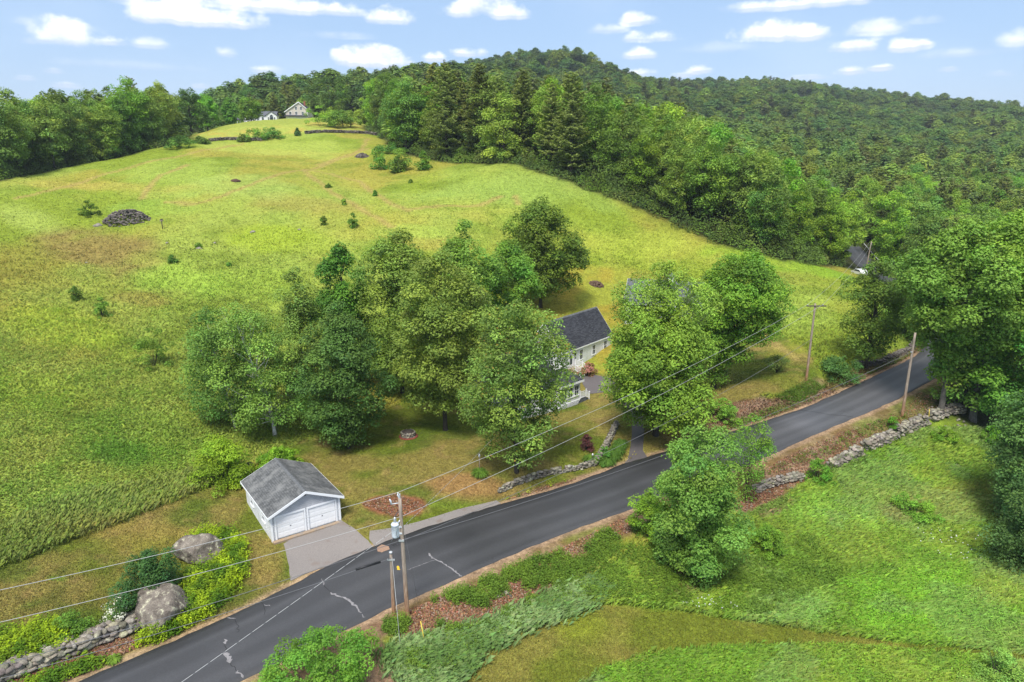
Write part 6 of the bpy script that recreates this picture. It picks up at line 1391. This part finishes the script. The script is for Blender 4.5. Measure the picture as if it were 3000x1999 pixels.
def blades(name, w, g, col, h, wd, nb=4, lean=.6, spread=.18, wind=None, label=None, hvar=.35):
    n = len(w); z = H_(w[:, 0], w[:, 1]); i = np.repeat(np.arange(n), nb); m = n * nb
    a = g.random(m) * 6.283; bx = w[i, 0] + g.normal(size=m) * spread; by = w[i, 1] + g.normal(size=m) * spread
    hh = h * np.clip(1 + hvar * g.normal(size=m), .35, 2); hh = hh * (np.asarray(1.0))
    ld = g.random(m) * 6.283; lx, ly = np.cos(ld) * lean, np.sin(ld) * lean
    if wind is not None: lx = lx * .5 + wind[0]; ly = ly * .5 + wind[1]
    ww = wd * (.6 + .8 * g.random(m)); px_, py_ = np.cos(a) * ww, np.sin(a) * ww
    V = np.stack([np.c_[bx - px_, by - py_, z[i] - .03], np.c_[bx + px_, by + py_, z[i] - .03],
                  np.c_[bx + lx*hh*.45 + px_*.8, by + ly*hh*.45 + py_*.8, z[i] + hh*.62], np.c_[bx + lx*hh, by + ly*hh, z[i] + hh*(.98 - .25*lean)]], 1).reshape(-1, 3)
    c = col[i] * (1 + .16 * g.normal(size=(m, 1))).clip(.55, 1.5) * (1 + .06 * g.normal(size=(m, 3)))
    Fc = (np.arange(m)[:, None] * 4 + np.array([0, 1, 2, 3]))
    return obj_mesh(name, fast_mesh(name, V, Fc, M_blade, np.repeat(c, 4, axis=0)), kind='stuff', label=label)
def weeds(name, w, g, col, h, leaf, nl=8, spread=.3, label=None):
    n = len(w); z = H_(w[:, 0], w[:, 1]); i = np.repeat(np.arange(n), nl); m = n * nl; hh = h * (.45 + 1.1 * g.random(n)) ** 1.2
    d = unit(g.normal(size=(m, 3))); d[:, 2] = np.abs(d[:, 2])
    pos = np.c_[w[i, 0] + d[:, 0]*spread, w[i, 1] + d[:, 1]*spread, z[i] + hh[i] * d[:, 2] ** .6 + .03]
    c = col[i] * (1 + .20 * g.normal(size=n)).clip(.5, 1.6)[i][:, None] * (1 + .13 * g.normal(size=(m, 1))).clip(.6, 1.5)
    return obj_mesh(name, fast_mesh(name, *quads(pos, unit(d * .6 + np.array([0, 0, .8]) + g.normal(size=(m, 3))*.35), leaf * (.7 + .6*g.random(m)), .55, g, c, .04)[:2], M_blade, np.repeat(c, 4, axis=0)), kind='stuff', label=label)
OPEN_PX = [(-60,440),(0,415),(100,397),(200,377),(300,356),(400,332),(470,320),(700,312),(838,300),(905,350),(1040,374),(1180,376),(1350,432),(1500,492),(1650,560),(1800,598),(1945,616),(2010,640),(2110,800),(1900,890),(1500,1040),(1400,1070),(800,1200),(0,1500),(-60,1500)]
w, g = pick(OPEN_PX, 150000, 1); w = w[clear(w, zones=('lawn', 'sidelawn', 'backlawn'))]; c, _ = zone_color(w[:, 0], w[:, 1])
t = vn(w[:, 0], w[:, 1], 3.0, 41, 3); c = c * (.98 + .30 * t[:, None]); dist = w[:, 1]
nearq = dist < 85 + 60 * g.random(len(w)); c[nearq] *= 1.12
blades('hay_grass', w[~nearq], g, c[~nearq] * 1.0, .14, .07, 2, 1.5, .35, label='yellow green grass of the upper hayfield')
blades('hay_grass', w[nearq], g, c[nearq], .30, .045, 4, .9, .25, label='long green grass on the lower slope of the hayfield')
# darker weedy drifts on the lower slope
w, g = pick([(-60,760),(150,700),(330,790),(470,780),(460,960),(560,1080),(400,1140),(0,1290),(-60,1290)], 26000, 2); w = w[clear(w, zones=('lawn',))]; k = vn(w[:, 0], w[:, 1], 4, 42, 3) + g.normal(size=len(w)) * .05 > .52; w = w[k]; c, _ = zone_color(w[:, 0], w[:, 1])
weeds('field_weeds', w, g, c * np.array([.85, 1.05, .8]), .35, .17, 5, .22, label='leafy weeds growing through the grass of the lower slope')
w, g = pick([(300,700),(1100,430),(1500,560),(1900,640),(1850,740),(1500,640),(1200,560),(800,560),(640,640),(450,760)], 5000, 3); w = w[clear(w, zones=('lawn', 'sidelawn', 'backlawn'))]; k = vn(w[:, 0], w[:, 1], 5, 43, 3) + g.normal(size=len(w)) * .05 > .54; w = w[k]; c, _ = zone_color(w[:, 0], w[:, 1])
weeds('field_weeds', w, g, c * np.array([.8, .95, .8]), .28, .26, 4, .3, label='darker leafy weeds scattered over the middle of the hayfield')
# tall pale seed heads at the lawn edge on the left
w, g = pick([(-60,1240),(60,1180),(180,1130),(330,1110),(450,1080),(540,1090),(400,1150),(200,1232),(0,1305),(-60,1320)], 6000, 4); c, _ = zone_color(w[:, 0], w[:, 1]); k = ~inside(Z['lawn'], w[:, 0], w[:, 1]); w, c = w[k], c[k]
blades('tall_grass', w, g, c * .85 + np.array([.14, .19, .055]) * .3, .62, .026, 3, .7, .3, wind=(.3, -.15), label='tall pale grass leaning over the edge of the left lawn')
# lawns: short turf
for nm, pxs, n, sd in (('lawn', [(-60,1310),(540,1098),(700,1008),(905,930),(1180,890),(1290,860),(1440,860),(1475,945),(1440,1050),(1160,1138),(850,1262),(525,1410),(-60,1568)], 46000, 5), ('sidelawn', [(1475,1045),(1465,945),(1500,870),(1780,762),(1900,880),(1690,960),(1545,1030)], 9000, 6), ('path', [(960,1640),(1090,1490),(1250,1400),(1400,1386),(1900,1452),(2410,1506),(2410,1540),(1900,1484),(1480,1510),(1260,1640)], 14000, 7)):
    w, g = pick(pxs, n, sd); w = w[clear(w) & inside(Z[nm], w[:, 0], w[:, 1])]; k = ~inside(Z['mulch'], w[:, 0], w[:, 1]); w = w[k]; c, _ = zone_color(w[:, 0], w[:, 1])
    blades('turf', w, g, c * 1.05, .07, .035, 4, 1.0, .2, label={'lawn': 'short brownish turf of the garage lawn', 'sidelawn': 'short turf of the side lawn', 'path': 'short turf of the mown path'}[nm])
# meadow below the road
MEAD = [(1240,1395),(1480,1230),(1740,1190),(1840,1120),(2000,1040),(2120,985),(2260,985),(2330,1150),(2410,1300),(2410,1505),(2100,1476),(1900,1452),(1700,1422),(1550,1400),(1400,1384),(1250,1400)]
LOW = [(1240,1640),(1380,1548),(1480,1512),(1640,1494),(1900,1488),(2150,1506),(2410,1536),(2410,1640)]
for i, (pp, n) in enumerate(((MEAD, 60000), (LOW, 20000))):
    w, g = pick(pp, n, 10 + i); w = w[clear(w)]; k = ~np.any([inside(p, w[:, 0], w[:, 1]) for p in Z['litter']], axis=0); w = w[k]; c, _ = zone_color(w[:, 0], w[:, 1]); t = vn(w[:, 0], w[:, 1], 2.2, 44, 3)
    c = c * (1.0 + .7 * t[:, None]); pale = vn(w[:, 0], w[:, 1], 5, 45, 3) > .56; c[pale] = c[pale] * .6 + np.array([.17, .25, .075]) * .6
    blades('meadow_grass', w, g, c * np.array([1, 1.05, 1]), .50, .032, 5, .85, .18, wind=(.25, -.15), label=('tall bright green grass of the meadow below the road', 'tall pale grass below the mown path')[i])
    k = (vn(w[:, 0], w[:, 1], 3.5, 46, 3) + g.normal(size=len(w)) * .06 > .50) & (g.random(len(w)) < .4); weeds('meadow_weeds', w[k], g, c[k] * np.array([.9, 1.1, .8]), .45, .13, 6, .18, label=('leafy weeds through the meadow below the road', 'leafy weeds below the mown path')[i])
w, g = pick([(1700,1190),(1830,1130),(1930,1140),(2000,1200),(2060,1240),(1960,1290),(1850,1310),(1760,1290)], 9000, 14); weeds('ground_vine', w, g, np.array([[.20, .30, .055]]).repeat(len(w), 0), .3, .16, 6, .16, label='pale yellow green ground vine spread over the meadow slope')
for i, b in enumerate(((1400, 1215), )): pass
# weedy bank just below the road
BANK = [[(900,1500),(1120,1440),(1290,1365),(1392,1345),(1300,1405),(1110,1492),(990,1600),(905,1540)], [(1240,1300),(1400,1225),(1470,1200),(1500,1260),(1560,1330),(1700,1330),(1850,1350),(1760,1425),(1560,1400),(1400,1384),(1300,1395),(1270,1350)], [(880,1440),(960,1395),(1080,1355),(1240,1290),(1270,1330),(1230,1400),(1100,1450),(1000,1480),(985,1560),(930,1540),(880,1480)], [(1640,1310),(1860,1240),(1960,1330),(1800,1400)]]
for i, pp in enumerate(BANK):
    w, g = pick(pp, (2600, 14000, 9000, 5000)[i], 20 + i); w = w[clear(w)]; k = vn(w[:, 0], w[:, 1], 1.6, 47, 3) > (.45, .40, .50, .3)[i]; w = w[k]; t = vn(w[:, 0], w[:, 1], 1.1, 48, 2)[:, None]
    weeds('bank_weeds', w, g, np.array([[.085, .17, .02]]) * (1 - t) + np.array([[.20, .31, .035]]) * t, .55, .13, 7, .16, label=('small weeds among the drooping grass by the mown path', 'dense leafy weeds on the bank at the foot of the roadside maple', 'patchy weeds in the leaf litter by the transformer pole', 'leafy weeds right of the roadside maple')[i])
# blue green drooping grass along the path edge
w, g = pick([(900,1500),(1000,1480),(1120,1450),(1200,1410),(1290,1370),(1360,1335),(1392,1360),(1300,1402),(1190,1440),(1110,1490),(1030,1560),(990,1600),(960,1580),(905,1530)], 15000, 30)
w = w + g.normal(size=w.shape) * .45; w = w[clear(w)]; w = w[vn(w[:, 0], w[:, 1], 1.1, 52, 3) + g.normal(size=len(w)) * .08 > .40]; t = sst(.3, .7, vn(w[:, 0], w[:, 1], 1.6, 49, 3))[:, None]; blades('drooping_grass', w, g, np.array([[.13, .24, .05]]) * (1 - t) + np.array([[.27, .40, .14]]) * t, .6, .02, 8, .9, .25, wind=(.25, -.1), label='blue green drooping grass along the mown path edge')
# ferns about the boulders and the left wall
FERN = [([(430,1252),(480,1222),(530,1222),(566,1262),(562,1325),(520,1372),(490,1400),(420,1450),(345,1478),(320,1470),(400,1425),(438,1378),(425,1330),(480,1308),(508,1280),(505,1255)], 5200, 'bright yellow green ferns wrapped round the two granite boulders'), ([(-60,1490),(0,1465),(110,1440),(190,1478),(130,1500),(40,1530),(-60,1570)], 2600, 'bright ferns above the left stone wall'),
        ([(20,1580),(110,1545),(220,1502),(236,1516),(150,1560),(80,1600)], 900, 'bright green plants below the left stone wall'), ([(1155,1136),(1300,1090),(1300,1097),(1160,1146)], 60, 'few weeds at the foot of the retaining wall')]
for i, (pp, n, lab) in enumerate(FERN):
    w, g = pick(pp, int(n * .7), 40 + i); w = w + g.normal(size=w.shape) * .3; w = w[clear(w)]; t = sst(.3, .7, vn(w[:, 0], w[:, 1], .9, 50, 3))[:, None]
    weeds('ferns', w, g, np.array([[.09, .19, .012]]) * (1 - t) + np.array([[.32, .44, .015]]) * t, .72 if i < 2 else .4, .17, 9, .2, label=lab)
# bank right of the driveway, far verge
for i, (pp, n, lab) in enumerate([([(1540,1030),(1640,985),(1760,930),(1860,890),(1900,895),(1760,960),(1600,1022)], 1500, 'sparse weeds on the leaf covered bank'), ([(1780,905),(1860,862),(1900,870),(1840,905)], 900, 'green weeds at the foot of the crossarm pole'), ([(1730,1105),(1900,1030),(2060,955),(2090,965),(1900,1060)], 700, 'sparse weeds on the earth verge above the stone wall'), ([(2110,1000),(2240,985),(2300,1060),(2350,1200),(2410,1330),(2300,1290),(2230,1120)], 5200, 'undergrowth at the foot of the right hand trees'), ([(1990,845),(2100,800),(2110,815),(2020,865)], 500, 'weeds along the low dark wall at the bend')]):
    w, g = pick(pp, n, 60 + i); w = w[clear(w)]; t = vn(w[:, 0], w[:, 1], 1.5, 51, 3)[:, None]; weeds('verge_weeds', w, g, np.array([[.07, .14, .015]]) * (1 - t) + np.array([[.17, .28, .03]]) * t, .4, .15, 6, .2, label=lab)
# fallen leaves and twigs on the banks
def litter():
    parts = []; g = np.random.default_rng(81)
    for p in lit + [[(830,1160),(905,1134),(982,1160),(905,1186)]]:
        P = np.array(p, float); ar = .5 * abs(np.dot(P[:, 0], np.roll(P[:, 1], 1)) - np.dot(P[:, 1], np.roll(P[:, 0], 1))); w, _ = pick(p, int(ar * .32), int(ar) % 997); w = w[clear(w)]
        n = len(w); C3 = np.c_[w, H_(w[:, 0], w[:, 1]) + .03 + .05 * g.random(n)]; col = np.array([[.27, .145, .08]]) * g.uniform(.45, 1.7, (n, 1)) * (1 + .15 * g.normal(size=(n, 3)))
        k = g.random(n) < .12; col[k] = (.42, .32, .24); parts.append(quads(C3, unit(np.array([[0, 0, 1.]]) + g.normal(size=(n, 3)) * .45), .2, .6, g, col, .02))
    V, Fc, Cc = merge(parts); obj_mesh('fallen_leaves', fast_mesh('fallen_leaves', V, Fc, M_blade, Cc), kind='stuff', label='red brown fallen leaves on the road banks')
litter()
w, g = pick([(1890,1085),(2040,1015),(2130,975),(2150,990),(2050,1040),(1910,1105)], 420, 95); weeds('wall_weeds', w, g, np.array([[.10, .18, .02]]).repeat(len(w), 0), .75, .15, 8, .22, label='weeds growing over the tumbled stone wall')
# white daisies in the meadow
w, g = pick([(1560,1395),(1640,1380),(1700,1410),(1640,1418),(1560,1402)], 40, 90); w2, _ = pick([(2100,1220),(2300,1230),(2250,1300),(2100,1290)], 40, 91); w = np.r_[w, w2]; n = len(w)
V, Fc, Cc = quads(np.c_[w, H_(w[:, 0], w[:, 1]) + .6], unit(np.array([[0, -.3, 1.]]) + g.normal(size=(n, 3)) * .2), .12, .9, g, np.full((n, 3), .8)); obj_mesh('daisies', fast_mesh('daisies', V, Fc, M_blade, Cc), kind='stuff', label='small white daisies in the meadow')
# ------------------------------------------------------------------ air
mb = MB(); mb.box(-2600, 2600, -60, 5200, -60, 260); hb = mb.build('haze', bpy.data.materials.new('haze_air'), kind='stuff', label='thin blue summer haze over the hills')
hm = hb.data.materials[0]; hm.use_nodes = True; nt = hm.node_tree; nt.nodes.remove(nt.nodes['Principled BSDF'])
pv = N(nt, 'ShaderNodeVolumePrincipled'); pv.inputs['Color'].default_value = (.78, .86, .95, 1); pv.inputs['Density'].default_value = .00013; pv.inputs['Anisotropy'].default_value = .2
L(nt, pv.outputs[0], nt.nodes['Material Output'].inputs['Volume'])
